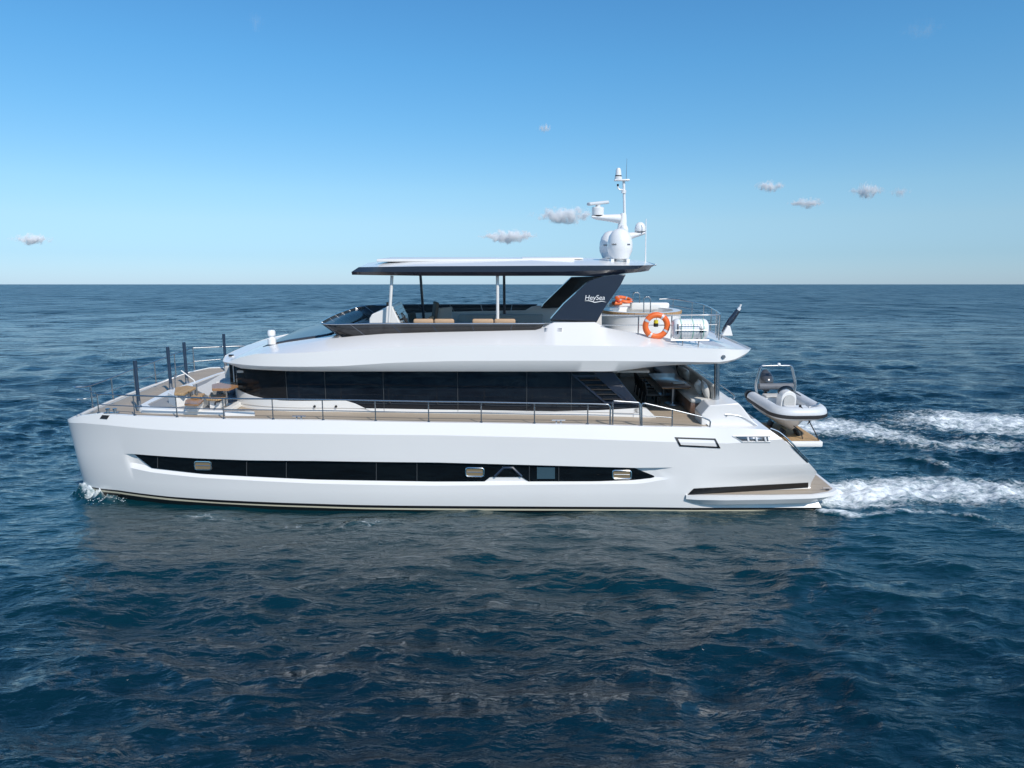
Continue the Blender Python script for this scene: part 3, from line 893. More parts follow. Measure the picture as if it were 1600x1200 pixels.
# nose: carry the front edge round to the centre line
nose = []
for i in (1, 2, 3):
    f = i / 3
    r0 = rows[0]; nr = []
    for p in r0:
        q = p.copy(); a = math.sin(f * math.pi / 2)
        q.y = YC + (p.y - YC) * (1 - .985 * f)
        q.x = p.x - .55 * math.sin(math.acos(max(0, 1 - f)))
        q.z = p.z + (r0[4].z - p.z) * f * .9
        nr.append(q)
    nose.append(nr)
rows = nose[::-1] + rows
s.grid([r[3:-3] for r in rows])
ub = B(); ub.grid([r[:4] for r in rows]); ub.grid([r[-4:] for r in rows]); ub.grid([[r[0] for r in rows], [r[-1] for r in rows]])
ub.out('overhang_underside', M['white'], yacht, 40)
s.grid([rows[-1], [Vector((p.x + .03, p.y, rows[-1][4].z)) for p in rows[-1]]]); s.poly(rows[0])
shell = s.out('upper_deck_shell', [M['white']], yacht, 26)
M['roofglass'] = mat('roof_glass', (.05, .055, .065), .22, spec=.3)
# dark windscreen let into the roof front
tz = lambda x: interp(SHZ['T'], x)
b = B()
wr = []
for x in np.linspace(-9.7, -6.95, 10):
    yn = SHF['T'](x) + 1.25 - .15 * (x + 9.7) / 2.7
    wr.append([Vector((x, y, tz(x) + .012 + .10 * min(1, (y - SHF['T'](x)) / 4) + .02)) for y in np.linspace(yn, 2 * YC - yn, 9)])
b.grid(wr); b.out('roof_windscreen', M['roofglass'], yacht, solid=.02)
# vents in the shoulder, small fittings
b = B()
def shp(u, v, k1, k2, off=.012):
    y = SHF[k1](0)
    for _ in range(8):
        x = PY(u, v, y).x
        va, vb = interp(SH[k1][0], u), interp(SH[k2][0], u); t = min(1, max(0, (v - va) / (vb - va)))
        y = SHF[k1](x) + (SHF[k2](x) - SHF[k1](x)) * t
    return PY(u, v, y - off)
b.poly([shp(u, v, 'T', 'U2') for u, v in ((851, 512.5), (879, 512.5), (879, 518.5), (851, 518.5))])
bv = b.out('air_grille', M['white2'], yacht, solid=.02)
for i in range(3):
    b = B(); b.tube([shp(852, 513.6 + i * 1.9, 'T', 'U2', .03), shp(878, 513.6 + i * 1.9, 'T', 'U2', .03)], .016, 5); b.out('grille_slat', M['dsteel'], bv)
b = B(); pp = shp(1130.5, 557.5, 'U2', 'R2', .03); b.lathe(pp, [(0, -.03), (.07, -.03), (.07, .03), (0, .03)], 12, M3=Matrix.Rotation(R(90), 3, 'X')); b.out('side_light', M['dsteel'], yacht)
b = B(); pp = PY(425, 533.5, 3.4); b.lathe(pp, [(0, -.1), (.16, -.1), (.16, .1), (.11, .14), (.10, .2), (.15, .24), (.15, .38), (.12, .44), (0, .45)], 16)
b.out('search_light', M['radome'], yacht)

# ---------------------------------------------------------------- saloon walls under the overhang
gx_ = sorted(set(list(np.linspace(HXF, -7.2, 22)) + list(np.linspace(-7.2, 5.75, 60)) + [PY(u, 600, 1.75).x for u in (540, 556, 581)]))
AFT_T, AFT_B = PY(957, 582, 1.75), PY(1001, 637.5, 1.75)
def hp_(x, z, off=0.0): return Vector((x, house_y(x) - off, z))
wall = B()
xs_w = [x for x in gx_ if x <= AFT_B.x] + [AFT_B.x]
b1 = [hp_(x, interp(gl_bot, x) + .02) for x in xs_w]
b2 = [hp_(x, DKZ(x) - .06, .0) for x in xs_w]
bm_ = [hp_(x, DKZ(x) + .15, .03) for x in xs_w]
bmm = [hp_(x, DKZ(x) + .12, .0) for x in xs_w]
for fl in (0, 1):
    g = mir if fl else (lambda p: p)
    wall.grid([[g(p) for p in r] for r in (b1, [p + Vector((0, -.03, -.02)) for p in b1], bm_, bmm, b2)])
# front of the base, sloping forward to the lounge
f0 = [Vector((p.x - .0, p.y, p.z)) for p in (b1[0], bm_[0], b2[0])]
f1 = [Vector((HXF - .25, YC, b1[0].z)), Vector((HXF - .25, YC, bm_[0].z)), Vector((HXF - .25, YC, b2[0].z))]
wall.grid([f0, f1, [mir(p) for p in f0]])
# white raking foot at the after end
foot = [PY(u, v, 1.72) for u, v in ((1001, 637.5), (1012, 640), (1042, 668.5), (1018, 668.5), (1003, 657), (990, 657), (990, 639))]
for fl in (0, 1):
    g = mir if fl else (lambda p: p)
    wall.prism([g(p) for p in foot], (0, -.30 if fl else .30, 0))
wall.out('deckhouse', M['white2'], yacht, 28)
# the glass band, pane by pane
top_u = lambda x: interp(SHZ['R0'], x) + .02
def pane(xa, xb, slant=None):
    p = B(); n = max(2, int((xb - xa) / .22))
    ks = sorted(set(list(np.linspace(xa, xb, n)) + [x for x in (PY(540, 626, 1.75).x, PY(556, 631, 1.75).x, PY(581, 643, 1.75).x) if xa < x < xb]))
    lo, hi = [], []
    for x in ks:
        lo.append(hp_(x, interp(gl_bot, x) + .01, .012)); z = top_u(x)
        if x > AFT_T.x:
            z = AFT_T.z + (AFT_B.z - AFT_T.z) * (x - AFT_T.x) / (AFT_B.x - AFT_T.x)
        hi.append(hp_(x, max(z, lo[-1].z + .001), .012))
    p.grid([lo, hi]); return p
cuts = [HXF] + [PY(u, 600, 1.75).x for u in (447, 508, 599, 715, 823, 893)] + [AFT_B.x]
for i in range(len(cuts) - 1):
    o = pane(cuts[i] + .012, cuts[i + 1] - .012).out('saloon_window', M['tint'] if i == 0 else M['glass'], yacht, 0, solid=.02)
    c = pane(cuts[i] + .012, cuts[i + 1] - .012)
    c.v = [mir(p) for p in c.v]; c.out('saloon_window', M['tint'] if i < 1 else M['glass'], yacht, 0, solid=.02)
# joints show as thin pale lines
for x in cuts[1:-1]:
    b = B(); b.tube([hp_(x, interp(gl_bot, x) + .02, .022), hp_(x, top_u(x), .022)], .013, 6); b.out('window_mullion', M['paneline'], yacht)
# forward corner post and door frame
b = B(); b.box((HXF - .02, house_y(HXF) + .05, (gl_bot[0][1] + top_u(HXF)) / 2), (.07, .10, top_u(HXF) - gl_bot[0][1] + .1)); b.out('corner_post', M['white2'], yacht, 0)
b = B(); b.box((HXF - .14, house_y(HXF) + .16, (gl_bot[0][1] + top_u(HXF)) / 2 + .03), (.16, .12, top_u(HXF) - gl_bot[0][1] + .12)); b.out('front_door_frame', M['black'], yacht, 0)
# raking navy fin and louvre at the after end of the band
b = B(); fin = [PY(u, v, 1.70) for u, v in ((926, 581), (959, 582), (1002, 635.5), (985, 631))]
b.prism(fin, (0, .10, 0)); b.out('raked_fin', M['navy'], yacht, 0, bevel=.015)
b = B(); lq = [PY(u, v, 1.70) for u, v in ((893, 586), (934, 586), (984, 631), (946, 631))]
frame(b, lq, .07); lv = b.out('louvre_frame', M['navy'], yacht, 0, solid=.03)
for i in range(1, 6):
    t = i / 6
    a, c = lq[0].lerp(lq[3], t), lq[1].lerp(lq[2], t)
    b = B(); b.tube([a.lerp(c, .1) - Vector((0, .02, 0)), a.lerp(c, .9) - Vector((0, .02, 0))], .022, 5); b.out('louvre_blade', M['black'], lv)
# interior: far wall is glass too; pale ceiling, counter and a helm seat seen through the forward pane
b = B(); b.box((-2.6, YC, FLOOR - .62), (15.6, 7.6, .08)); b.out('saloon_ceiling', M['lfabric'], yacht, 0)
b = B(); b.rbox((-8.6, 5.6, DKZ(-8) + .55), (1.0, 3.2, 1.1), .08); b.out('helm_counter', M['dwood'], yacht, 30)
for yy in (4.6, 6.6):
    b = B(); b.rbox((-7.3, yy, DKZ(-7) + .6), (.6, .7, .18), .06); b.rbox((-7.0, yy, DKZ(-7) + 1.05), (.16, .66, .9), .06); b.out('helm_seat', M['lfabric'], yacht, 30)
b = B(); b.prism([Vector((AFT_T.x, 1.86, AFT_T.z)), Vector((AFT_B.x, 1.86, AFT_B.z)), Vector((AFT_B.x, 1.86, DKZ(5))), Vector((AFT_B.x - .06, 1.86, DKZ(5))), Vector((AFT_B.x - .06, 1.86, AFT_B.z)), Vector((AFT_T.x - .06, 1.86, AFT_T.z))], (0, 2 * YC - 3.72, 0)); b.out('saloon_aft_wall', M['glass'], yacht, 0)
# small lights on the deckhouse side
for u in (491.5, 525):
    b = B(); p = PY(u, 635, 1.70); b.lathe(p, [(0, -.05), (.045, -.05), (.045, .03), (0, .035)], 12, M3=Matrix.Rotation(R(90), 3, 'X')); b.out('deck_light', M['rubber'], yacht)

# ---------------------------------------------------------------- flybridge windscreen
ZR = PY(700, 505, 2.2).z
def ring(front, y0, rad, xa, zf):
    pts = []
    for x in np.linspace(xa, front + rad, 26): pts.append((x, y0))
    for i in range(1, 9):
        a = math.pi / 2 * i / 8
        pts.append((front + rad - rad * math.sin(a), y0 + rad - rad * math.cos(a)))
    pts = pts + [(front - .15 * math.sin(math.pi * t), y0 + rad + (2 * YC - 2 * y0 - 2 * rad) * t) for t in np.linspace(.08, .92, 10)] + [(x, 2 * YC - y) for x, y in pts[::-1]]
    return [Vector((x, y, zf(x))) for x, y in pts]
XA_T = PY(851, 503, 2.15).x
top = ring(-7.30, 2.08, 1.0, XA_T, lambda x: ZR + .02 * min(0, x + 5) - (0))
botr = ring(-6.62, 2.16, .9, XA_T - .18, lambda x: tz(max(x, -6.9)) - .01)
b = B(); b.grid([top, [p.lerp(q, .5) for p, q in zip(top, botr)], botr]); ws = b.out('flybridge_windscreen', M['smoke'], yacht, 40, solid=.02)
b = B(); b.tube(top, .028, 8); b.out('windscreen_rail', M['steel'], ws)
for i in [4, 9, 14, 19, 24, 29, 33] + [36, 38, 40, 42] + [len(top) - 1 - k for k in (33, 29, 24, 19, 14, 9, 4)]:
    b = B(); b.tube([top[i], botr[i]], .020 if i < 34 or i > 43 else .012, 6); b.out('windscreen_mullion', M['navy'] if i < 32 else M['dsteel'], ws)
# inner side linings with a rising after end
for fl in (0, 1):
    g = mir if fl else (lambda p: p)
    b = B(); lin = []
    for x in np.linspace(-6.4, 2.1, 30):
        z = ZR - .42 + .40 * max(0, min(1, (x + .1) / 1.1)) ** 2
        lin.append((Vector((x, 2.42, z)), Vector((x, 2.30, z)), Vector((x, 2.47, FLOOR))))
    b.grid([[g(r[1]) for r in lin], [g(r[0]) for r in lin], [g(r[2]) for r in lin]]); b.out('side_lining', M['white2'], yacht, 30)
b = B(); b.poly([(-6.6, 2.3, FLOOR + .012), (7.6, 2.3, FLOOR + .012), (7.6, 2 * YC - 2.3, FLOOR + .012), (-6.6, 2 * YC - 2.3, FLOOR + .012)]); 
b.v = [(x if x < 2 else 1.85, y, z) for x, y, z in b.v]; b.out('flybridge_sole', M['teak'], yacht, 0)

# ---------------------------------------------------------------- hardtop
HT = {
 'B':  ([(549, 429.6), (655, 431), (780, 431.2), (880, 431), (937, 432), (980, 427), (1017, 424)], 2.75),
 'C':  ([(548, 425), (655, 425), (780, 425), (880, 424.5), (980, 421), (1022, 418)], 2.60),
 'D':  ([(559.5, 417.5), (655, 416), (780, 415.5), (880, 415), (995, 414.8), (1029.5, 414.3)], 2.60),
 'E':  ([(562, 416.8), (600, 412.2), (640, 409.5), (730, 408), (830, 406.5), (945, 408.5), (1000, 411), (1028, 413.7)], 3.5),
}
HTZ = {k: row3(p, (lambda y: (lambda x: y))(y)) for k, (p, y) in HT.items()}
xf = {k: HTZ[k][0][0] for k in HT}; xe = {k: HTZ[k][-1][0] for k in HT}
rows = []; N = 40
kk = ['B', 'C', 'D', 'E']
for i in range(N + 1):
    t = i / N; near = []
    for k in kk:
        x = xf[k] + (xe[k] - xf[k]) * t
        y = HT[k][1]
        e = max(0, 1 - t * 10); y += .12 * e ** 2
        e2 = max(0, (t - .93) / .07); y += .5 * e2 ** 2
        near.append(Vector((x - .25 * 0, y, interp(HTZ[k], x))))
    ce = near[-1]
    near.append(Vector((ce.x - .22 * max(0, 1 - t * 10), YC, ce.z + .07)))
    rows.append(near + [mir(p) for p in near[-2::-1]])
b = B()
for j in range(len(rows[0]) - 1):
    mi = 0 if j < 2 or j >= len(rows[0]) - 3 else 1
    b.grid([[r[j] for r in rows], [r[j + 1] for r in rows]], mi)
b.grid([[r[0] for r in rows], [r[-1] for r in rows]], 0)
b.poly(rows[0], 0); b.poly(rows[-1], 0)
hard = b.out('hardtop', [M['navy'], M['white']], yacht, 20)
# raised roof hatch and edge fittings
hz_ = lambda u, v, y: PY(u, v, y)
b = B(); zc = interp(HTZ['E'], -2) + .06
b.rbox((-1.4, YC - .8, zc - .03), (7.6, 3.6, .10), .03, 2); b.out('sunroof', M['white2'], hard, 30)
b = B(); b.rbox((1.6, YC - .9, zc + .02), (2.4, 2.0, .06), .02, 2); b.out('roof_hatch', M['white2'], hard, 30)
# posts
def post(n, top, bot, r, m):
    b = B(); b.tube([bot, top], r, 12); b.tube([bot, bot + Vector((0, 0, .05))], r * 1.6, 12); return b.out(n, m, yacht)
ZHB = PY(700, 431, 2.75).z
FZ = FLOOR + .02
for (ut, ub, vt, y) in ((612.5, 608.5, 431, 3.1), (777.3, 777.5, 431, 3.1)):
    t_ = PY(ut, vt, y); bt_ = PY(ub, 498, y); bt_ = t_ + (bt_ - t_) * ((t_.z - FZ) / (t_.z - bt_.z)); post('hardtop_post', t_, bt_, .06, M['white2'])
for (ut, ub, y) in ((656.5, 660.5, 9.7), (787.5, 788, 9.7)):
    t_ = PY(ut, 432, y); t_.z = ZHB + .04; bt_ = PY(ub, 478, y); bt_ = t_ + (bt_ - t_) * ((t_.z - FZ) / (t_.z - bt_.z)); post('hardtop_post', t_, bt_, .065, M['navy'])
# raking navy supports with the builder's lettering
YN = 2.62
fp = [(860, 499), (881, 475), (912, 447), (919, 440.5), (928, 436.5), (947, 432), (966, 429), (978, 429), (970, 445), (945, 481), (933, 502.5), (931, 504.5), (860, 501)]
b = B(); b.prism([PY(u, v, YN) for u, v in fp], (0, .42, 0)); sup = b.out('hardtop_support', M['navy'], yacht, 30, bevel=.03)
b = B(); b.prism([PY(u, v, YN - .012) for u, v in ((861, 499.2), (932, 502.2), (931, 504.6), (860, 501.5))], (0, .02, 0)); b.out('support_foot', M['black'], sup, 0)
YF = 9.35
fp2 = [(845, 482), (850, 474.5), (893, 433), (960, 431), (900, 480)]
b = B(); b.prism([PY(u, v, YF) for u, v in fp2], (0, .42, 0)); b.out('hardtop_support', M['black'], yacht, 30, bevel=.03)
# lettering and wave mark
p0 = PY(914.3, 468.6, YN - .02); p1 = PY(945, 468.6, YN - .02); pt = PY(914.3, 461, YN - .02)
cu = bpy.data.curves.new('lettering', 'FONT'); cu.body = 'HeySea'; cu.size = 1.0; cu.extrude = .004; cu.shear = .12
to = bpy.data.objects.new('lettering', cu); col.objects.link(to)
bpy.context.view_layer.update()
me_t = bpy.data.meshes.new_from_object(to.evaluated_get(bpy.context.evaluated_depsgraph_get()))
bpy.data.objects.remove(to)
vs = [v.co for v in me_t.vertices]
wx = max(v.x for v in vs) - min(v.x for v in vs); x0 = min(v.x for v in vs)
capH = .70
sx_ = (p1.x - p0.x) / wx; sz_ = (pt.z - p0.z) / capH
for v in me_t.vertices:
    c = v.co.copy(); v.co = Vector((p0.x + (c.x - x0) * sx_, p0.y - c.z * .5, p0.z + c.y * sz_))
me_t.materials.clear(); me_t.materials.append(M['lettering'])
lo = bpy.data.objects.new('lettering', me_t); col.objects.link(lo); lo.parent = sup
b = B()
upp = [(913.5, 470), (919, 469.3), (925, 470.3), (929, 471.6), (934, 471.2), (940, 470.1), (947, 472)]
dnn = [(913.5, 470.4), (919, 470.3), (925, 471.6), (929, 473), (934, 472.3), (940, 471.2), (947, 472.2)]
b.grid([curve3([PY(u, v, YN - .02) for u, v in upp], 5), curve3([PY(u, v, YN - .02) for u, v in dnn], 5)]); b.out('wave_mark', M['lettering'], sup, 0, solid=.008)

# ---------------------------------------------------------------- mast with radar, domes and aerials
YM = 5.6
ms_ = lambda u, v, y=YM: PY(u, v, y)
b = B()
sec = [((957, 407), (977, 407)), ((960, 377), (978, 377)), ((964, 360), (979.5, 360)), ((966, 348), (979.5, 348)), ((969, 336), (979, 336)), ((970, 333), (978, 333))]
rows = []
for (ua, va), (ub, vb) in sec:
    a, c = ms_(ua, va), ms_(ub, vb); w = (c - a).length; r = []
    m_ = (a + c) / 2
    for i in range(16):
        t = 2 * math.pi * i / 16
        r.append(m_ + Vector((math.cos(t) * w / 2, math.sin(t) * w * .36, 0)))
    rows.append(r)
b.grid(rows, close=True); b.poly(rows[-1]); mast = b.out('mast', M['radome'], yacht, 40)
b = B(); b.tube([ms_(976, 335), ms_(974.5, 282)], .055, 10); b.tube([ms_(974, 302), ms_(975, 297)], .10, 10); b.out('pole', M['radome'], mast)
b = B(); b.rbox(ms_(971.5, 281.5), (.62, .3, .07), .03, 2); b.out('pole_top', M['radome'], mast)
b = B(); b.lathe(ms_(966, 280.5), [(0, 0), (.15, 0), (.15, .10), (.125, .12)], 16); b.lathe(ms_(966, 280.5), [(.125, .15), (.105, .36), (.07, .44), (0, .46)], 16)
d = b.out('camera_dome', M['radome'], mast)
b = B(); b.lathe(ms_(966, 280.5), [(.132, .11), (.132, .16)], 16); b.out('dome_collar', M['rubber'], d)
b = B(); b.tube([ms_(978.5, 280), ms_(979.5, 247.5)], [.014, .006], 6); b.out('whip_aerial', M['dsteel'], mast)
b = B(); b.tube(curve3([ms_(974, 296.5), ms_(968, 296), ms_(965.5, 293.5), ms_(965.4, 290)], 5), .03, 8); b.out('horn_bracket', M['radome'], mast)
b = B(); b.tube([ms_(965.4, 291), ms_(965.4, 287.5)], .04, 8); b.out('anchor_light', M['rubber'], mast)
# radar arm and scanner
b = B(); arm = [(ms_(969, 342), .20), (ms_(950, 340.5), .14), (ms_(932, 339.5), .10), (ms_(924, 338.7), .04)]
rows = [[p + Vector((0, math.cos(t) * .22, math.sin(t) * r)) for t in np.linspace(0, 2 * math.pi, 12, endpoint=False)] for p, r in arm]
b.grid(rows, close=True); b.poly(rows[-1]); b.out('radar_arm', M['radome'], mast, 40)
b = B(); c = ms_(934, 338); b.lathe(c, [(0, .05), (.24, .05), (.25, .34), (.2, .37), (0, .38)], 20); rad = b.out('radar_base', M['radome'], mast, 40)
b = B(); b.lathe(c, [(.225, .0), (.235, .055)], 20); b.out('radar_gasket', M['rubber'], rad)
b = B(); b.lathe(c, [(.10, .36), (.10, .46)], 14); b.rbox(c + Vector((-.0, 0, .52)), (1.05, .24, .13), .05, 3, rz=R(35), ry=R(-6)); b.out('radar_scanner', M['tubegrey'], rad, 40)
# dome arm and small satellite dome to the right
b = B(); arm = [(ms_(976, 372), .22), (ms_(990, 367.5), .12), (ms_(1005, 364.5), .07), (ms_(1008.5, 364), .03)]
rows = [[p + Vector((0, math.cos(t) * .20, math.sin(t) * r)) for t in np.linspace(0, 2 * math.pi, 12, endpoint=False)] for p, r in arm]
b.grid(rows, close=True); b.poly(rows[-1]); b.out('dome_arm', M['radome'], mast, 40)
b = B(); c = ms_(1000, 363.2); b.lathe(c, [(0, 0), (.20, 0), (.225, .1), (.22, .2), (.17, .33), (.09, .40), (0, .42)], 20); sd = b.out('satellite_dome', M['radome'], mast, 60)
b = B(); b.lathe(c, [(.205, -.01), (.222, .05)], 20); b.out('dome_collar', M['dsteel'], sd)
b = B(); c = ms_(975, 361, YM - .35); b.lathe(c, [(.0, -.22), (.13, -.2), (.17, -.05), (.17, .1), (.12, .22), (0, .26)], 16); b.out('mast_lamp', M['radome'], mast, 60)
# two big communication domes on the hardtop
for i, (u, v, y, r) in enumerate(((968, 404, YM - 1.6, .49), (955, 403, YM + 1.4, .52))):
    c = PY(u, v, y)
    b = B(); b.lathe(c, [(0, 0), (r * .72, 0), (r * .97, .28), (r, .45), (r * .98, .62), (r * .86, .86), (r * .6, 1.05), (r * .3, 1.13), (0, 1.15)], 32); dm = b.out('communication_dome', M['radome'], mast, 60)
    b = B(); b.lathe(c, [(.2, -.22), (.2, 0)], 16); b.box(c + Vector((-.3, 0, -.12)), (.12, .5, .22)); b.box(c + Vector((.3, 0, -.12)), (.12, .5, .22)); b.out('dome_mount', M['radome'], dm, 30)
    for a, w in ((R(235), .20), (R(305), .14)):
        b = B(); ts = np.linspace(-w, w, 12)
        for q_ in range(0, 11, 2):
            b.grid([[c + Vector((math.cos(a + t) * (r + .006), math.sin(a + t) * (r + .006), h_)) for t in ts[q_:q_ + 2]] for h_ in (.51, .56 if q_ % 4 else .58)])
        b.out('dome_lettering', M['darktext'], dm, 0)
b = B(); c = PY(1008.5, 411, 5.2); b.tube([c, PY(1009.5, 342, 5.2)], [.03, .016], 8); b.lathe(c, [(0, -.05), (.10, -.05), (.08, .04), (0, .05)], 12); b.out('whip_aerial', M['radome'], mast)
b = B(); c = PY(1014, 413.5, 4.2); b.rbox(c, (.5, .5, .06), .02, 2); b.out('roof_fitting', M['dsteel'], hard)
# stern pillars under the overhang
b = B()
for p in []: pass
t_ = PY(1120.5, 566, 1.6); bt_ = PY(1119.5, 631.5, 1.6); b.tube([bt_, t_], .10, 16); b.out('stern_pillar', M['steel'], yacht)
b = B(); t_ = mir(PY(1120.5, 566, 1.6)); t_.x -= .6; b.tube([Vector((t_.x, t_.y, COZ - .4)), t_ + Vector((0, 0, -.08))], .10, 16); b.out('stern_pillar', M['steel'], yacht)
# ================================================================== RAILS
def rail_tube(name, pts, r, parent=yacht, m='steel', n=8):
    b = B(); b.tube(pts, r, n); return b.out(name, M[m], parent, 50)
def capy(x): return HF['cap'](x) + .07
def cap_at(u, v):
    y = .4
    for _ in range(8):
        p = PY(u, v, y); y = capy(p.x)
    return Vector((p.x, y, capz(p.x)))
RH = PY(700, 626.6, .41).z - capz(PY(700, 660, .41).x)           # rail height above the cap
bases = [cap_at(u, v) for u, v in ((154.5, 645), (211, 650), (277, 652), (350, 654.5), (427, 656), (505, 657), (587, 658.5), (670, 660), (752, 661), (835, 662.5), (918, 663.5), (953, 664.5))]
def raised(p, h): return Vector((p.x, p.y, p.z + h))
hts = [RH * .93] * len(bases)
# the bow rail runs on round the front of the foredeck
fx = HX['cap'][0] + .16
fr = [PZ(u, v, bases[0].z + .02) for u, v in ((145, 637), (177, 624), (212, 610), (244, 599), (275, 586.5), (304, 577.5))]
far_b = [mir(p) for p in bases[1:8]]
front_b = fr
rt = [PY(953.5, 663.5, bases[-1].y)]
side_top = [raised(p, RH) for p in bases]
bow_tip = Vector((front_b[0].x - .42, front_b[0].y - .35, front_b[0].z + RH + .12))
front_top = [raised(p, RH + .08 + .05 * i) for i, p in enumerate(front_b)]
far_top = [raised(p, RH + .30) for p in far_b]
nose_t = [side_top[0] + Vector((-.1, 0, .03)), bow_tip, front_top[0] + Vector((-.12, .1, .0))]
guard = rail_tube('guard_rail', [bases[-1] + Vector((0, 0, 0))] + [side_top[-1] + Vector((0, 0, -.08))] + curve3([side_top[-1] + Vector((-.08, 0, 0))] + side_top[-2::-1] + nose_t + front_top[1:], 5) , .027)
rail_tube('guard_rail', curve3(front_top[-1:] + far_top, 4), .028)
def midp(p, f=.5): return raised(p, RH * f)
rail_tube('middle_rail', curve3([midp(p, .46) for p in bases[::-1]] + [bow_tip + Vector((.02, 0, -.48))] + [midp(p, .52) for p in front_b], 4), .018)
rail_tube('middle_rail', curve3([midp(front_b[-1], .55)] + [midp(p, .6) for p in far_b], 3), .018)
for p in bases[:-1]:
    b = B(); b.tube([p, raised(p, RH)], .022, 8); b.lathe(p, [(.055, 0), (.055, .03), (.03, .05)], 10); b.out('stanchion', M['steel'], yacht)
for p, t in list(zip(front_b, front_top)) + list(zip(far_b, far_top)):
    b = B(); b.tube([p, t], .026, 8); b.lathe(p, [(.055, 0), (.055, .03), (.03, .05)], 10); b.out('stanchion', M['steel'], yacht)
# gate and after rail
def loop(pts): return [cap_at(u, 666).lerp(cap_at(u, 666), 0) for u in pts]
ya = bases[-1].y
gp = [PY(u, v, ya) for u, v in ((957.5, 665.5), (957.5, 628), (959, 626.5), (997.5, 629), (999.5, 630.5), (1000.5, 666.5))]
b = B(); b.tube(gp, .034, 8, close=True); gate = b.out('boarding_gate', M['steel'], yacht, 50)
rail_tube('gate_bar', [PY(958, 646.5, ya), PY(1000, 647.5, ya)], .018, gate)
ar = [PY(u, v, ya) for u, v in ((1003, 666.5), (1002.5, 633), (1004, 630.5), (1008, 630.2), (1050, 640), (1096, 651.2), (1108, 656.5), (1110, 659), (1109, 667))]
rail_tube('after_rail', ar, .028)
rail_tube('stanchion', [PY(1050.5, 640, ya), PY(1050, 667, ya)], .026)
rail_tube('middle_rail', [PY(1003, 649.5, ya), PY(1050, 652.5, ya)], .018)
# cleats along the rail and bow fittings
for u in (466, 873):
    c = cap_at(u, 657 if u < 600 else 663); c.y += .12
    b = B(); b.box(c + Vector((-.08, 0, .04)), (.05, .05, .08)); b.box(c + Vector((.08, 0, .04)), (.05, .05, .08)); b.tube([c + Vector((-.24, 0, .1)), c + Vector((.24, 0, .1))], .025, 6); b.out('mooring_cleat', M['steel'], yacht)
c = cap_at(168, 648)
b = B()
for dx in (0, .26):
    b.lathe(c + Vector((dx, .05, 0)), [(.06, 0), (.05, .12), (.08, .14), (.08, .18), (0, .19)], 12)
b.box(c + Vector((.13, .05, .02)), (.5, .16, .04)); b.out('bow_bollard', M['steel'], yacht)
b = B(); q = [surf(u, v, .012) for u, v in ((156, 654), (160, 648.4), (171, 649.0), (167, 655))]; b.poly(q); b.out('fairlead', M['rubber'], yacht, 0, solid=.02)

# ================================================================== FOREDECK LOUNGE
DZ = capz(-12) - .035
LZ = DZ + .16                                                     # top of the raised lounge moulding
b = B()
def near_edge(u):
    x = PY(u, 648, 1.2).x
    for _ in range(6): x = PY(u, 648, HF['cap'](x) + .62).x
    return Vector((x, HF['cap'](x) + .62, LZ))
near_pts = [PZ(214, 635, LZ), near_edge(240), near_edge(300), near_edge(398)]
far_pts = [PZ(u, v, LZ) for u, v in ((214, 634), (262, 609.5), (300, 597), (340, 583), (356, 578.5))]
ring_o = [near_pts[3], near_pts[2], near_pts[1], near_edge(222)] + [near_pts[0]] + far_pts[1:]
backx = -10.4
ring_o += [Vector((backx, far_pts[-1].y + .6, LZ)), Vector((backx, near_pts[3].y, LZ))]
def inset(pts, d):
    c = sum(pts, Vector()) / len(pts); out = []
    for p in pts:
        v = (c - p); v.z = 0; out.append(p + v.normalized() * d)
    return out
ri = inset(ring_o, .42); rb = [Vector((p.x, p.y, DZ)) for p in ring_o]
rf = [Vector((p.x, p.y, LZ - .05)) for p in ri]
b.grid([rb, [Vector((p.x, p.y, p.z - .03)) for p in ring_o], [p + (q - p) * .06 for p, q in zip(ring_o, ri)], ri, rf], close=True)
b.out('lounge_moulding', M['white2'], yacht, 40)
b = B(); b.poly([Vector((p.x, p.y, LZ - .045)) for p in ri]); b.out('lounge_floor', M['grey'], yacht, 0)
FL = LZ - .04
def plat(name, uv, z, th, m, parent=yacht):
    b = B(); b.prism([PZ(u, v, z) for u, v in uv], (0, 0, -th)); return b.out(name, M[m], parent, 0, bevel=.02)
# white side bench running aft from the bow steps (built in)
plat('lounge_bench', ((303, 607), (322, 598.5), (346, 584), (366, 583), (372, 590), (345, 600), (325, 618)), FL + .40, .42, 'lfabric')
plat('lounge_bench', ((262, 613), (290, 602), (302, 600), (300, 607), (292, 616), (274, 619)), FL + .42, .44, 'white2')
# ---- tables and loose seats (things that stand on the deck)
def table(name, label, cx_pts, z, th, group=None, leg=True):
    pts = [PZ(u, v, z) for u, v in cx_pts]
    c = sum(pts, Vector()) / len(pts)
    t = thing(name, label, 'table', (c.x, c.y, FL), group)
    b = B(); b.prism([p - Vector((c.x, c.y, FL)) for p in pts], (0, 0, -th)); b.out('tabletop', M['wood' if z > FL + .6 else 'teak_x'], t, 0, bevel=.015)
    if leg:
        b = B(); b.tube([(0, 0, 0.02), (0, 0, z - FL - th)], .07, 12); b.lathe((0, 0, 0), [(0, .03), (.26, .03), (.28, .01), (.28, 0)], 18); b.out('leg', M['steel'], t)
    return t
table('foredeck_table', 'varnished wooden table on one leg in front of the saloon window on the foredeck', ((331, 607), (331, 600.5), (345, 597), (372, 597), (372, 601.5), (357, 607)), FL + .78, .10)
table('foredeck_table', 'low slatted teak table by the navy poles on the foredeck', ((272, 614.5), (274, 605), (292, 602), (307, 604.5), (288, 615)), FL + .52, .08)
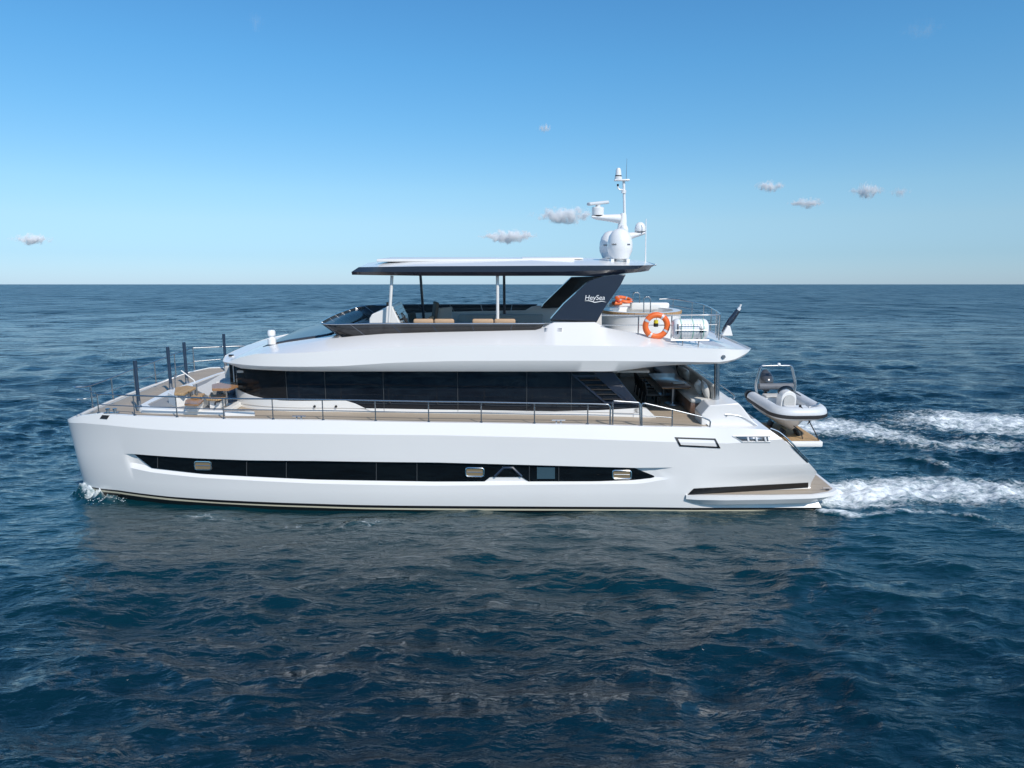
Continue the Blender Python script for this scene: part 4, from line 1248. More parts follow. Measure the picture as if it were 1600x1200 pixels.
def stool(label, pts, z, m, cat='stool', name='teak_stool'):
    P_ = [PZ(u, v, z) for u, v in pts]; c = sum(P_, Vector()) / len(P_)
    t = thing(name, label, cat, (c.x, c.y, FL))
    b = B(); b.prism([p - Vector((c.x, c.y, FL)) for p in P_], (0, 0, -.07)); b.out('seat', M[m], t, 0, bevel=.015)
    w = max(p.x for p in P_) - min(p.x for p in P_); d = max(p.y for p in P_) - min(p.y for p in P_)
    b = B(); b.box((0, 0, (z - FL) / 2 - .03), (w * .55, d * .45, z - FL - .07)); b.out('base', M['white2'], t, 0, bevel=.01)
    return t
stool('brown wooden step box with slanted side on the grey lounge floor', ((288, 631), (290, 624.5), (305, 622), (318, 624.5), (310, 632)), FL + .36, 'wood', 'step', 'step_box')
stool('small teak stool between the two foredeck tables', ((297, 620), (305, 614.5), (320, 614.2), (316, 618.5), (306, 621)), FL + .44, 'teak_x')
stool('teak stool under the single leg wooden foredeck table', ((322, 623), (330, 617), (352, 615), (352, 621), (338, 624)), FL + .40, 'teak_x')
t = thing('deck_box', 'black open box standing on the grey foredeck lounge floor beside the wooden step', 'box', PZ(278, 631, FL))
b = B(); b.rbox((0, .25, .16), (.62, .5, .32), .03, 2); b.out('box_body', M['dfabric'], t, 30)
b = B(); b.rbox((0, .25, .36), (.66, .54, .09), .03, 2); b.out('cushion', M['lfabric'], t, 30)
t = thing('lounge_chair', 'pale grey upholstered backrest chair at the head of the foredeck table', 'chair', PZ(357, 600, FL + .4) - Vector((0, 0, .4)))
b = B(); b.rbox((0, .25, .28), (.95, .85, .5), .06, 3); b.out('seat', M['lfabric'], t, 30)
b = B(); b.rbox((.05, .7, .72), (.85, .18, .62), .06, 3); b.out('backrest', M['fabric'], t, 30)
t = thing('sun_pad', 'slate blue cushion leaning against the white deckhouse front below the wooden table', 'cushion', PZ(371, 619, FL))
b = B(); b.rbox((0, .3, .3), (.6, 1.0, .22), .09, 3, ry=R(-38)); b.out('pad', M['navy'], t, 30); t.children[0].data.materials[0] = mottle(mat('slate_fabric', (.10, .13, .18), .9), (.08, .11, .15), (.14, .18, .24), 12, 3)
# awning poles
for (ub, vb, ut, vt, zz) in ((217.5, 636.5, 211.5, 563, LZ), (267.5, 608.5, 262, 541.5, LZ), (292.5, 599, 287, 534.5, LZ), (353, 574.5, 351, 521.5, LZ)):
    p = PZ(ub, vb, zz); q = PY(ut, vt, p.y)
    b = B(); b.tube([p + Vector((0, 0, .12)), Vector((p.x, p.y, q.z))], .065, 10); b.tube([Vector((p.x + .05, p.y, q.z - .35)), Vector((p.x + .05, p.y, q.z - .02))], .03, 6)
    ap = b.out('awning_pole', M['pole'], yacht, 40)
    b = B(); b.lathe(p, [(0, 0), (.10, 0), (.10, .05), (.075, .08), (.075, .26), (0, .26)], 14); b.out('pole_socket', M['steel'], ap)
for (ub, vb, ut, vt) in ((274.5, 607, 271, 585), (308.5, 620, 308, 600)):
    p = PZ(ub, vb, FL + .4); q = PY(ut, vt, p.y); b = B(); b.tube([p - Vector((0, 0, .35)), Vector((p.x, p.y, q.z))], .025, 8); b.out('table_post', M['dsteel'], yacht)
b = B(); p = PZ(305, 599, FL + .5); b.tube([PY(283, 579, p.y), PY(303, 594, p.y), PY(305, 598, p.y)], .022, 6); b.out('stair_rail', M['white2'], yacht)
b = B(); b.tube(curve3([PZ(u, v, FL + .3) for u, v in ((336, 632), (337, 628.5), (343, 627), (347, 623.5))], 4), .03, 8); b.out('hand_rail', M['rubber'], yacht)

# ================================================================== COCKPIT
CZ = capz(7) - .01
# L-shaped sofa along the after coaming
b = B(); b.rbox((CX - 1.05, YC + .2, CZ + .22), (.95, 8.2, .44), .05, 2); sofa = b.out('cockpit_sofa', M['dwood'], yacht, 30)
b = B(); b.rbox((CX - 1.02, YC + .2, CZ + .50), (.98, 8.2, .16), .06, 3); b.out('seat_cushion', M['fabric'], sofa, 40)
b = B(); b.rbox((CX - .58, YC + .2, CZ + .78), (.22, 8.2, .55), .08, 3, ry=R(8)); b.out('back_cushion', M['fabric'], sofa, 40)
b = B(); b.rbox((CX - 1.9, 2 * YC - 2.0, CZ + .28), (2.4, .9, .56), .06, 2); b.out('side_seat', M['fabric'], sofa, 40)
b = B(); b.prism([(8.2, 2 * YC - 1.6, CZ), (8.1, 2 * YC - 1.6, CZ + .9), (7.6, 2 * YC - 1.6, CZ + 1.3), (7.1, 2 * YC - 1.6, SOLE_AFT - .2), (3.0, 2 * YC - 1.6, SOLE_AFT - .2), (3.0, 2 * YC - 1.6, CZ)], (0, .12, 0)); b.v = [(x, y + .85, z) for x, y, z in b.v]; b.out('cockpit_side_panel', M['white2'], yacht, 0)
# table and chairs
t = thing('dining_table', 'long dark wooden dining table under the overhang in the shaded aft cockpit', 'table', (6.5, 5.0, CZ))
b = B(); b.rbox((0, 0, .80), (1.2, 3.0, .07), .03, 2); b.out('tabletop', M['dwood'], t, 30)
b = B(); b.rbox((0, 0, .74), (1.08, 2.8, .05), .01, 1); b.out('apron', M['wood'], t, 30)
for y in (-.9, .9):
    b = B(); b.tube([(0, y, .03), (0, y, .72)], .09, 12); b.lathe((0, y, 0), [(0, .04), (.32, .04), (.34, 0)], 18); b.out('leg', M['dsteel'], t)
def chair(loc, label):
    t = thing('dining_chair', label, 'chair', loc, 'dining chairs along the cockpit table')
    b = B(); b.rbox((0, 0, .46), (.56, .56, .10), .04, 3); b.out('seat', M['dfabric'], t, 40)
    b = B(); b.rbox((-.26, 0, .70), (.07, .54, .42), .03, 3, ry=R(-10)); b.out('backrest', M['dfabric'], t, 40)
    for sx_, sy_ in ((-1, -1), (-1, 1), (1, -1), (1, 1)):
        b = B(); b.tube([(sx_ * .23, sy_ * .23, .42), (sx_ * .27, sy_ * .26, 0)], .022, 8); b.out('leg', M['black'], t)
    for sy_ in (-1, 1):
        b = B(); b.tube([(-.26, sy_ * .27, .66), (.12, sy_ * .28, .66), (.2, sy_ * .26, .44)], .02, 6); b.out('armrest', M['black'], t)
    return t
def dup(root, loc, label):
    r = root.copy(); col.objects.link(r); r.location = loc; r['label'] = label; ABOARD.append(r)
    for ch in list(root.children):
        c = ch.copy(); col.objects.link(c); c.parent = r
    return r
ch = chair((5.60, 3.9, CZ), 'black cockpit dining chair nearest the side gate')
dup(ch, (5.60, 4.65, CZ), 'black cockpit dining chair, second from the side gate')
dup(ch, (5.60, 5.4, CZ), 'black cockpit dining chair, third from the side gate')
dup(ch, (5.60, 6.15, CZ), 'black cockpit dining chair farthest from the side gate, by the pale far wall')
def pillow(loc, label, m, rz=0, ry=-20, s=.52):
    b = B(); n = 9; rows = []
    for sgn in (1, -1):
        g = []
        for i in range(n):
            r_ = []
            for j in range(n):
                a, c = i / (n - 1) * 2 - 1, j / (n - 1) * 2 - 1
                h_ = .13 * (max(0, 1 - a ** 4) * max(0, 1 - c ** 4)) ** .6
                k = 1 - .10 * (1 - max(abs(a), abs(c)) ** 2 * 0) * (1 - abs(abs(a) - abs(c))) * 0
                pin = 1 - .07 * (1 - min(abs(a), abs(c)) ** 2) * max(abs(a), abs(c))
                r_.append((sgn * h_, a * s / 2 * pin, c * s / 2 * pin))
            g.append(r_)
        b.grid(g)
    o = b.out('throw_pillow', M[m], None, 80)
    o.location = loc; o.rotation_euler = (R(6), R(ry), R(rz)); tag(o, label, 'pillow', 'throw pillows on the cockpit sofa')
    return o
pz = CZ + .58 + .27
pillow((CX - .86, 2.75, pz), 'large grey green striped pillow at the near end of the cockpit sofa', 'fabric', -12, -22, .66)
pillow((CX - .95, 3.35, pz - .02), 'white patterned pillow leaning behind the grey striped one on the sofa', 'lfabric', -30, -26, .56)
pillow((CX - .84, 6.1, pz), 'white pillow alone in the middle of the cockpit sofa', 'lfabric', 10, -20, .60)
pillow((CX - .86, 7.0, pz), 'dark slate pillow at the far end of the cockpit sofa', 'dfabric', 5, -20, .66)
pillow((CX - .92, 6.6, pz + .02), 'slate blue pillow between the white and the dark sofa pillows', 'fabric', -6, -24, .52)
t = thing('serving_tray', 'pale folded tray lying on the cockpit dining table edge', 'tray', (6.7, 4.1, CZ + .845)); b = B(); b.rbox((0, 0, .03), (.5, .34, .05), .02, 2); b.out('tray', M['lfabric'], t, 30)

# ================================================================== FLYBRIDGE
# helm console
b = B()
pts = [PY(u, v, 3.6) for u, v in ((577, 507), (577, 498), (581, 491), (598, 484), (605, 478.5), (612, 478), (625, 505), (627, 512), (577, 512))]
pts = [Vector((p.x, p.y, max(p.z, FLOOR))) for p in pts]
pts[-1].z = pts[-2].z = FLOOR; pts[0].z = pts[0].z
b.prism(pts, (0, 2.4, 0)); helm = b.out('helm_console', M['white2'], yacht, 0, bevel=.04)
b = B()
p0, p1 = PY(613, 481, 3.75), PY(624.5, 500, 3.75)
for i in range(3):
    a, c = p0.lerp(p1, .06 + i * .31), p0.lerp(p1, .30 + i * .31)
    q = [a, c, c + Vector((0, 1.9, 0)), a + Vector((0, 1.9, 0))]
    nrm = (p1 - p0).cross(Vector((0, 1, 0))).normalized()
    if nrm.x < 0: nrm = -nrm
    bb = B(); bb.prism([x + nrm * .02 for x in q], nrm * .03); bb.out('helm_screen', M['glass'], helm, 0)
p = PY(632, 497, 3.9)
b = B(); M3 = Matrix.Rotation(R(62), 3, 'Y')
b.tube([p + M3 @ Vector((.22 * math.cos(a), .22 * math.sin(a), 0)) for a in np.linspace(0, 2 * math.pi, 24, endpoint=False)], .022, 8, close=True)
for a in (0, 2.1, 4.2): b.tube([p, p + M3 @ Vector((.22 * math.cos(a), .22 * math.sin(a), 0))], .014, 6)
b.tube([p, p + Vector((-.3, 0, -.14))], .04, 8); b.out('steering_wheel', M['rubber'], helm)
b = B(); b.lathe(PY(606, 477.5, 3.7), [(0, 0), (.05, 0), (.06, .08), (.05, .13), (0, .14)], 12); b.out('compass', M['rubber'], helm)
# forward sunpad in front of the console
b = B(); b.rbox((-6.0, YC, FLOOR + .35), (1.0, 6.4, .7), .08, 3); b.out('fly_sunpad', M['fabric'], yacht, 40)
# helm seats
for i, y in enumerate((3.95, 5.1)):
    b = B(); x = PY(655, 500, 3.95).x
    b.tube([(x, y, FLOOR), (x, y, FLOOR + .45)], .08, 10); b.rbox((x, y, FLOOR + .52), (.6, .62, .14), .05, 3); b.rbox((x + .30, y, FLOOR + .90), (.16, .58, .62), .06, 3, ry=R(12)); b.out('helm_seat', M['tan'], yacht, 40)
def fsofa(u0, u1, y, label, name='sofa', h=.86):
    xa, xb = PY(u0, 500, y).x, PY(u1, 500, y).x
    t = thing(name, label, 'sofa', ((xa + xb) / 2, y, FLOOR))
    L = xb - xa
    b = B(); b.rbox((0, .5, .22), (L, 1.0, .44), .05, 2); b.out('base', M['white2'], t, 40)
    b = B(); b.rbox((0, .55, .50), (L - .04, .9, .15), .06, 3); b.out('seat', M['lfabric'], t, 40)
    n = max(1, round(L / 1.0))
    for i in range(n):
        b = B(); b.rbox((-L / 2 + L * (i + .5) / n, .06, h - .20), (L / n - .03, .20, .46), .07, 3); b.out('backrest', M['tan'], t, 40)
    return t
ZV = PY(700, 499.5, 3.0).z - FLOOR
fsofa(645, 710, 2.95, 'tan backed flybridge sofa just behind the steering wheel', h=ZV)
fsofa(737, 806, 2.95, 'tan backed flybridge sofa beside the after white hardtop post', h=ZV)
b = B(); xa, xb = PY(715, 495, 9.0).x, PY(850, 495, 9.0).x
t = thing('sofa', 'long pale grey sofa along the far side of the flybridge', 'sofa', ((xa + xb) / 2, 9.0, FLOOR))
b = B(); b.rbox((0, 0, .24), (xb - xa, 1.0, .48), .05, 3); b.out('seat', M['fabric'], t, 40)
b = B(); b.rbox((0, .5, .58), (xb - xa, .26, .56), .08, 3); b.out('backrest', M['fabric'], t, 40)
# far dining chairs round a table
t = thing('flybridge_table', 'white flybridge table beyond the tan sofas', 'table', (PY(695, 495, 6.6).x + .9, 6.6, FLOOR))
b = B(); b.rbox((0, 0, .74), (1.5, 1.1, .06), .02, 2); b.out('tabletop', M['lfabric'], t, 30)
b = B(); b.tube([(0, 0, 0.02), (0, 0, .72)], .08, 12); b.lathe((0, 0, 0), [(0, .03), (.3, .03), (.3, 0)], 16); b.out('leg', M['dsteel'], t)
def wicker(u, y, label, top_v, m, rz):
    x = PY(u, 495, y).x; hh = PY(u, top_v, y).z - FLOOR
    t = thing('woven_chair', label, 'chair', (x, y, FLOOR), None, rz)
    b = B(); b.rbox((0, 0, .50), (.72, .72, .16), .06, 3); b.out('seat', M[m], t, 40)
    b = B(); b.rbox((.30, 0, .5 + (hh - .5) / 2), (.14, .80, hh - .45), .06, 3, ry=R(8)); b.out('backrest', M[m], t, 40)
    for sy_ in (-1, 1):
        b = B(); b.rbox((.02, sy_ * .38, .68), (.66, .08, .30), .04, 3); b.out('armrest', M[m], t, 40)
    for sx_, sy_ in ((-1, -1), (-1, 1), (1, -1), (1, 1)):
        b = B(); b.tube([(sx_ * .28, sy_ * .28, .44), (sx_ * .3, sy_ * .3, 0)], .025, 8); b.out('leg', M['dsteel'], t)
M['wicker'] = mottle(mat('grey_woven_rope', (.12, .115, .10), .85), (.08, .078, .07), (.18, .17, .15), 60, 3, .4, 120)
wicker(668, 6.0, 'dark grey woven high back chair on the flybridge, by the far navy post', 472.5, 'wicker', R(15))
wicker(687, 7.2, 'grey woven chair heaped with striped cushions on the flybridge', 480, 'fabric', R(-40))
wicker(655, 7.4, 'low dark woven seat just right of the flybridge steering wheel', 489, 'wicker', R(170))

# ================================================================== AFT UPPER DECK
UY = 1.95
# stepped white plinth and spa tub
ST_X = 5.0
tub_c = PY(1003, 497, 5.2); 
TZ = PY(1005, 485, 3.1).z
tc = Vector((PY(1003, 485, 5.0).x, 5.0, SOLE_AFT))
b = B(); rad = (PY(1063, 486, 5.0).x - PY(940, 486, 5.0).x) / 2
tc.x = (PY(1063, 486, 5.0).x + PY(940, 486, 5.0).x) / 2
hT = PY(1003, 484.0, 5.0).z - SOLE_AFT
b.lathe(tc, [(rad * .97, 0), (rad * .99, hT - .10), (rad * .99, hT - .02)], 64)
b.lathe(tc, [(rad * .80, hT - .02), (rad * .76, hT - .5), (0, hT - .55)], 48)
tub = b.out('spa_tub', M['white2'], yacht, 40)
b = B(); b.lathe(tc, [(rad * .985, hT - .10), (rad * 1.015, hT - .10), (rad * 1.015, hT), (rad * .985, hT + .01)], 64); b.out('teak_rim', M['wood'], tub, 40); tub.children[0].data.materials[0] = M['teak_new']
b = B(); b.lathe(tc, [(rad * .985, hT + .008), (rad * .80, hT + .008), (rad * .80, hT - .03)], 64); b.out('tub_coping', M['water_tub'], tub, 40)
b = B(); b.rbox((tc.x + .55, tc.y + 1.15, SOLE_AFT + hT + .05), (1.6, .45, .30), .06, 3); b.out('tub_backrest', M['white2'], tub, 40)
b = B(); x0 = PY(936, 503, UY + .5).x; x1 = PY(992, 503, UY + .5).x
for i, (dy, z0) in enumerate(((0.0, .32), (.35, .56), (.7, .80))):
    b.rbox(((x0 + x1) / 2 + .25, UY + .95 + dy, SOLE_AFT + .12 + z0 / 2), (x1 - x0 + .9, .9, z0), .03, 2)
b.out('tub_steps', M['white2'], yacht, 30)
b = B(); b.rbox((tc.x + .9, tc.y + .2, SOLE_AFT + .2), (rad * 2 - .3, rad * 2.0, .4), .05, 2); b.out('tub_plinth', M['white2'], yacht, 30)
for (u0, u1, vt, vb, y) in ((989, 999.5, 456.5, 474, 6.0), (1006, 1016.5, 463.5, 484, 4.2)):
    a, c = PY(u0, vb, y), PY(u1, vb, y); at_, ct = PY(u0, vt + 3, y), PY(u1, vt + 3, y); m_ = (at_ + ct) / 2; m_.z += .06
    rail_tube('tub_handrail', [a - Vector((0, 0, .1)), at_] + curve3([at_, at_.lerp(m_, .55) + Vector((0, 0, .03)), m_, ct.lerp(m_, .55) + Vector((0, 0, .03)), ct], 4) + [ct, c - Vector((0, 0, .1))], .022)
# aft rail loop
nr = [PY(u, v, UY) for u, v in ((940, 492.5), (1000, 492.7), (1060, 492.6), (1123, 492.2))]
far = [PY(u, v, 10.2) for u, v in ((1030, 467.5), (1052, 467.3))] + [PY(1082, 472, 9.4), PY(1100, 476, 7.6), PY(1112, 481.5, 5.6), PY(1120, 486, 3.8), PY(1125, 490, 2.5)]
rail_tube('upper_rail', curve3(nr, 2) + curve3([PY(1125.5, 491.5, UY + .2)] + far[::-1], 4), .026)
rail_tube('upper_rail', curve3([PY(u, v, UY) for u, v in ((940, 508), (1000, 508), (1060, 508), (1122, 507))], 2), .016)
mid = [p.copy() for p in far]
zs = SOLE_AFT
for p in mid: p.z -= .32
rail_tube('upper_rail', curve3(mid, 4), .016)
for u in (998, 1050, 1122):
    p = PY(u, 492.5, UY); b = B(); b.tube([p, Vector((p.x, p.y, PY(u, 528, UY).z))], .024, 8); b.out('upper_stanchion', M['steel'], yacht)
for p in far[1:] + [PY(1125.5, 491.5, UY + .2)]:
    b = B(); b.tube([p, Vector((p.x, p.y, p.z - .95))], .022, 8); b.out('upper_stanchion', M['steel'], yacht)

# furled ensign on a raked staff
p = PY(1128, 519, 4.2); q = PY(1156, 481, 4.2)
t = thing('flag_staff', 'raked staff in a navy cover with white tip behind the life raft', 'flag staff', p)
d = q - p
b = B(); b.tube([d * .02, d * .12, d * .5, d * .9], [.03, .075, .13, .10], 10); b.out('furled_cover', M['navy'], t, 40)
b = B(); b.tube([d * .88, d * 1.0], .07, 10); b.tube([d * .98, d * 1.0 + Vector((.03, 0, .14))], [.03, .05], 8); b.out('tip', M['radome'], t, 40)
b = B(); b.tube([Vector((-.03, 0, -.25)), d * .05], .035, 8); b.out('socket', M['steel'], t)
p = PY(1136, 515, 4.0); b = B(); b.prism([p + Vector((-.2, 0, -.25)), p + Vector((.25, 0, -.25)), p + Vector((.12, 0, .14)), p + Vector((.02, 0, .16))], (0, .3, 0)); b.out('stern_fairing', M['white2'], yacht, 30, bevel=.03)

# lifebuoy on the near rail
def lifebuoy(c, R_, r_, label, loc_rot=(90, 0, 0)):
    t = thing('lifebuoy', label, 'lifebuoy', c, 'orange lifebuoys on the upper deck')
    Mx = Matrix.Rotation(R(loc_rot[0]), 3, 'X') @ Matrix.Rotation(R(loc_rot[1]), 3, 'Y')
    segs = 64; rows = []
    for i in range(segs):
        a = 2 * math.pi * i / segs
        rows.append([Mx @ Vector(((R_ + r_ * math.cos(w)) * math.cos(a), (R_ + r_ * math.cos(w)) * math.sin(a), r_ * .8 * math.sin(w))) for w in np.linspace(0, 2 * math.pi, 16, endpoint=False)])
    b = B(); b.grid(rows + [rows[0]], close=True); b.out('ring', M['orange'], t, 80)
    for a0 in (R(58), R(152), R(238), R(332)):
        rr = []
        for a in np.linspace(a0 - .10, a0 + .10, 6):
            rr.append([Mx @ Vector(((R_ + (r_ + .008) * math.cos(w)) * math.cos(a), (R_ + (r_ + .008) * math.cos(w)) * math.sin(a), (r_ + .008) * .8 * math.sin(w))) for w in np.linspace(0, 2 * math.pi, 16, endpoint=False)])
        b = B(); b.grid(rr, close=True); b.out('reflective_band', M['reflect'], t, 80)
    b = B(); n_ = 40
    b.tube([Mx @ Vector(((R_ + r_ * (1.02 + .10 * abs(math.sin(2 * a + .9)))) * math.cos(a), (R_ + r_ * (1.02 + .10 * abs(math.sin(2 * a + .9)))) * math.sin(a), 0)) for a in np.linspace(0, 2 * math.pi, n_, endpoint=False)], .014, 6, close=True); b.out('grab_line', M['orange'], t)
    return t
c = PY(1025.5, 509, UY - .14); Rr = (PY(1046, 509, UY - .14).x - PY(1005, 509, UY - .14).x) / 2
lifebuoy(c, Rr * .805, Rr * .20, 'orange lifebuoy with four silver bands hanging on the near upper rail')
t = thing('lifebuoy_light', 'small yellow and black light hanging inside the orange lifebuoy', 'light', PY(1025, 504, UY - .10))
b = B(); b.lathe((0, 0, 0), [(0, .09), (.08, .09), (.08, .0), (.09, 0), (.09, -.02)], 14); b.out('cap', M['yellow'], t, 40)
b = B(); b.lathe((0, 0, 0), [(.085, -.015), (.09, -.10), (.08, -.15), (0, -.15)], 14); b.out('housing', M['rubber'], t, 40)
b = B(); b.tube([(0, 0, .09), (.01, 0, .28)], .012, 6); b.out('lanyard', M['yellow'], t)
# far orange lifebuoy lying behind the tub
c = PY(975, 468, 8.2)
lifebuoy(c, .33, .09, 'orange lifebuoy lying flat behind the spa tub near the logo fin', (12, 10, 0))
b = B(); b.rbox((c.x, c.y, c.z - .40), (1.4, .9, .5), .06, 2); b.out('tub_locker', M['white2'], yacht, 30)
t = thing('life_jacket', 'red and orange folded life jacket lying beside the flat lifebuoy', 'life jacket', PY(964, 474.5, 7.6))
b = B(); b.rbox((0, 0, .02), (.42, .34, .16), .07, 3, rz=.3); b.out('jacket_body', M['orange'], t, 50)
b = B(); b.rbox((0.02, -.02, .11), (.14, .36, .05), .02, 2, rz=.3); b.out('jacket_strap', M['red'], t, 50)

# life raft canister in its cradle
ry_ = UY - .28
a, c2 = PY(1051, 500, ry_), PY(1105.5, 500, ry_); zt_, zb_ = PY(1078, 498, ry_).z, PY(1078, 529.5, ry_).z
cc = Vector(((a.x + c2.x) / 2, ry_, (zt_ + zb_) / 2)); L = c2.x - a.x; r = (zt_ - zb_) / 2
t = thing('life_raft_canister', 'white ribbed life raft canister strapped in a steel cradle outside the upper rail', 'life raft', cc)
b = B(); prof = [(0, -L / 2), (r * .72, -L / 2), (r * .92, -L / 2 + .05), (r, -L / 2 + .14)]
for k in range(1, 9): 
    x = -L / 2 + .14 + (L - .28) * k / 9; prof += [(r, x - .03), (r * .975, x), (r, x + .03)]
prof += [(r, L / 2 - .14), (r * .92, L / 2 - .05), (r * .72, L / 2), (0, L / 2)]
b.lathe((0, 0, 0), prof, 32, M3=Matrix.Rotation(R(90), 3, 'Y')); b.out('canister', M['radome'], t, 40)
for f in (-.30, .04, .34):
    b = B(); b.lathe((L * f, 0, 0), [(r + .006, -.014), (r + .011, 0), (r + .006, .014)], 32, M3=Matrix.Rotation(R(90), 3, 'Y')); b.out('strap', M['green'], t, 40)
b = B(); g = [[Vector((x, -math.cos(w) * (r + .006), math.sin(w) * (r + .006))) for x in (L * .22, L * .32)] for w in np.linspace(-.25, .12, 5)]; b.grid(g); b.out('canister_label', M['darktext'], t, 0)
b = B(); g = [[Vector((x, -math.cos(w) * (r + .006), math.sin(w) * (r + .006))) for x in (-L * .42, -L * .38)] for w in np.linspace(-.4, .6, 7)]; b.grid(g); b.out('canister_label', M['darktext'], t, 0)
b = B(); yk = ry_ - r - .04; zf = PY(1078, 541, ry_).z
fr_ = lambda u, v: PY(u, v, yk)
b.tube([fr_(u, v) for u, v in ((1064.5, 531), (1064.5, 507), (1095.5, 507), (1095.5, 531))], .018, 6)
b.tube([fr_(1055, 516), fr_(1106, 516)], .014, 6)
for u in (1067, 1092):
    p = PY(u, 531, yk); b.tube([p, p + Vector((0, .05, -.30))], .022, 6); b.tube([p, p + Vector((0, r * 2 + .3, 0))], .022, 6)
b.tube([fr_(1048, 531.5), fr_(1108, 531.5)], .024, 6); b.out('raft_cradle', M['dsteel'], yacht)
# ================================================================== TENDER on the hydraulic platform
TL, TB = 3.75, 1.06                                             # length, half beam at the tube centre line
bowp = PY(1250, 650, 4.85)
tender = thing('inflatable_tender', 'light grey rigid inflatable tender with black rub strake resting on the teak stern platform', 'tender', (12.05, 6.5, PZT + .16), None, R(-90) + R(4))
tender.rotation_euler = (0, R(3.2), R(-90) + R(3))
tender.scale = (.96, .93, .98)
# local frame: +X bow, +Y port side, +Z up
zt0 = 1.00; rt_ = .29
half = []
for i in range(15):                                              # tube centre line, stern to bow
    t = i / 14; x = -1.85 + 2.55 * t; half.append(Vector((x, TB - .02 * t, zt0 + .05 * t * t)))
for i in range(1, 12):
    a = math.pi / 2 * i / 11
    half.append(Vector((.70 + .92 * math.sin(a) ** .9, TB * math.cos(a) ** .48 if i < 11 else 0, zt0 + .05 + .05 * math.sin(a))))
full = half + [Vector((p.x, -p.y, p.z)) for p in half[-2::-1]]
rs = [rt_ * (.45 if i in (0, len(full) - 1) else .85 if i in (1, len(full) - 2) else 1) for i in range(len(full))]
b = B(); b.tube(full, rs, 18); tube = b.out('inflatable_tube', M['tubegrey'], tender, 60)
b = B(); off = []
cen = Vector((-.3, 0, 0))
rows = [[], [], [], []]
for i, p in enumerate(full[1:-1], 1):
    d = (full[i + 1] - full[i - 1]).normalized(); n_ = Vector((d.y, -d.x, 0)).normalized()
    if n_.dot(Vector((p.x - cen.x, p.y, 0))) < 0: n_ = -n_
    for k, (dn, dz) in enumerate(((.265, .09), (.32, .055), (.32, -.055), (.265, -.09))):
        rows[k].append(p + n_ * dn * (rs[i] / rt_) + Vector((0, 0, dz - .07)))
b.grid(rows); b.out('rub_strake', M['rubber'], tube, 30)
for s_ in (1, -1):
    b = B(); b.tube([Vector((-1.85, s_ * TB, zt0)), Vector((-2.15, s_ * TB, zt0 + .02)), Vector((-2.32, s_ * TB, zt0 + .03))], [.26, .2, .06], 16); b.out('tube_end_cone', M['rubber'], tube, 50)
# hull, deep V
b = B(); rows = []
for i in range(18):
    t = i / 17; x = -1.95 + 3.35 * t
    w = (TB - .08) * (1 - max(0, (t - .5) / .5) ** 2.4); kz = .01 + .80 * max(0, (t - .66) / .34) ** 2.2; ch = .42 + .42 * max(0, (t - .3) / .7) ** 1.8
    r_ = [Vector((x, w, zt0 - .05)), Vector((x, w * .90, min(ch + .10, zt0 - .06))), Vector((x, w * .82, min(ch, zt0 - .08))), Vector((x, w * .42, (ch + kz) / 2 - .04)), Vector((x, 0, kz))]
    rows.append(r_ + [Vector((p.x, -p.y, p.z)) for p in r_[-2::-1]])
b.grid(rows); b.poly(rows[0]); b.out('hull', M['white2'], tender, 32)
b = B(); b.poly([(-1.8, .85, .82), (.9, .85, .84), (1.25, .4, .87), (1.25, -.4, .87), (.9, -.85, .84), (-1.8, -.85, .82)]); b.out('deck', M['tubegrey'], tender, 0)
b = B(); b.rbox((1.02, 0, 1.10), (.75, 1.1, .30), .10, 3); b.out('bow_locker', M['white2'], tender, 40)
# console with arched front seat
b = B(); arch = []
for a in np.linspace(0, math.pi, 15): arch.append(Vector((.10, .36 * math.cos(a), 1.36 + .34 * math.sin(a))))
arch = [Vector((.10, .38, .8))] + arch + [Vector((.10, -.38, .8))]
b.prism(arch, (-.55, 0, 0)); con = b.out('console', M['white2'], tender, 40, bevel=.03)
b = B(); arch = [Vector((.115, .26 * math.cos(a), 1.30 + .25 * math.sin(a))) for a in np.linspace(0, math.pi, 13)]
arch = [Vector((.115, .26, 1.0))] + arch + [Vector((.115, -.26, 1.0))]
b.prism(arch, (.05, 0, 0)); b.out('console_cushion', M['fabric'], con, 40)
b = B(); b.rbox((.34, 0, .98), (.48, .62, .12), .05, 3); b.rbox((.34, 0, .89), (.44, .58, .14), .02, 2); b.out('front_seat', M['tubegrey'], con, 40)
b = B(); g = [[Vector((-.22 - .1 * h_, .40 * math.cos(a), 1.46 + .30 * math.sin(a) + .0)) for a in np.linspace(.15, math.pi - .15, 9)] for h_ in (0, 1)]
g[1] = [p + Vector((0, 0, .10)) for p in g[1]]; b.grid(g); b.out('windscreen', M['glass'], con, 50, solid=.02)
b = B(); p = Vector((-.56, .05, 1.42)); M3 = Matrix.Rotation(R(-70), 3, 'Y')
b.tube([p + M3 @ Vector((.17 * math.cos(a), .17 * math.sin(a), 0)) for a in np.linspace(0, 2 * math.pi, 20, endpoint=False)], .018, 6, close=True); b.tube([p, p + Vector((.12, 0, .02))], .03, 6); b.out('steering_wheel', M['rubber'], con)
# aft bench with roll backrest
b = B(); b.rbox((-1.15, 0, .98), (.55, 1.42, .34), .05, 3); bn = b.out('bench', M['white2'], tender, 40)
b = B(); b.rbox((-1.12, 0, 1.19), (.52, 1.36, .10), .04, 3); b.out('bench_cushion', M['fabric'], bn, 40)
b = B(); b.tube([(-1.45, .84, 1.55), (-1.45, -.84, 1.55)], .15, 14); b.out('roll_backrest', M['dsteel'], bn, 50); bn.children[1].data.materials[0] = mottle(mat('graphite_vinyl', (.12, .13, .15), .6), (.10, .11, .13), (.16, .17, .19), 8, 3)
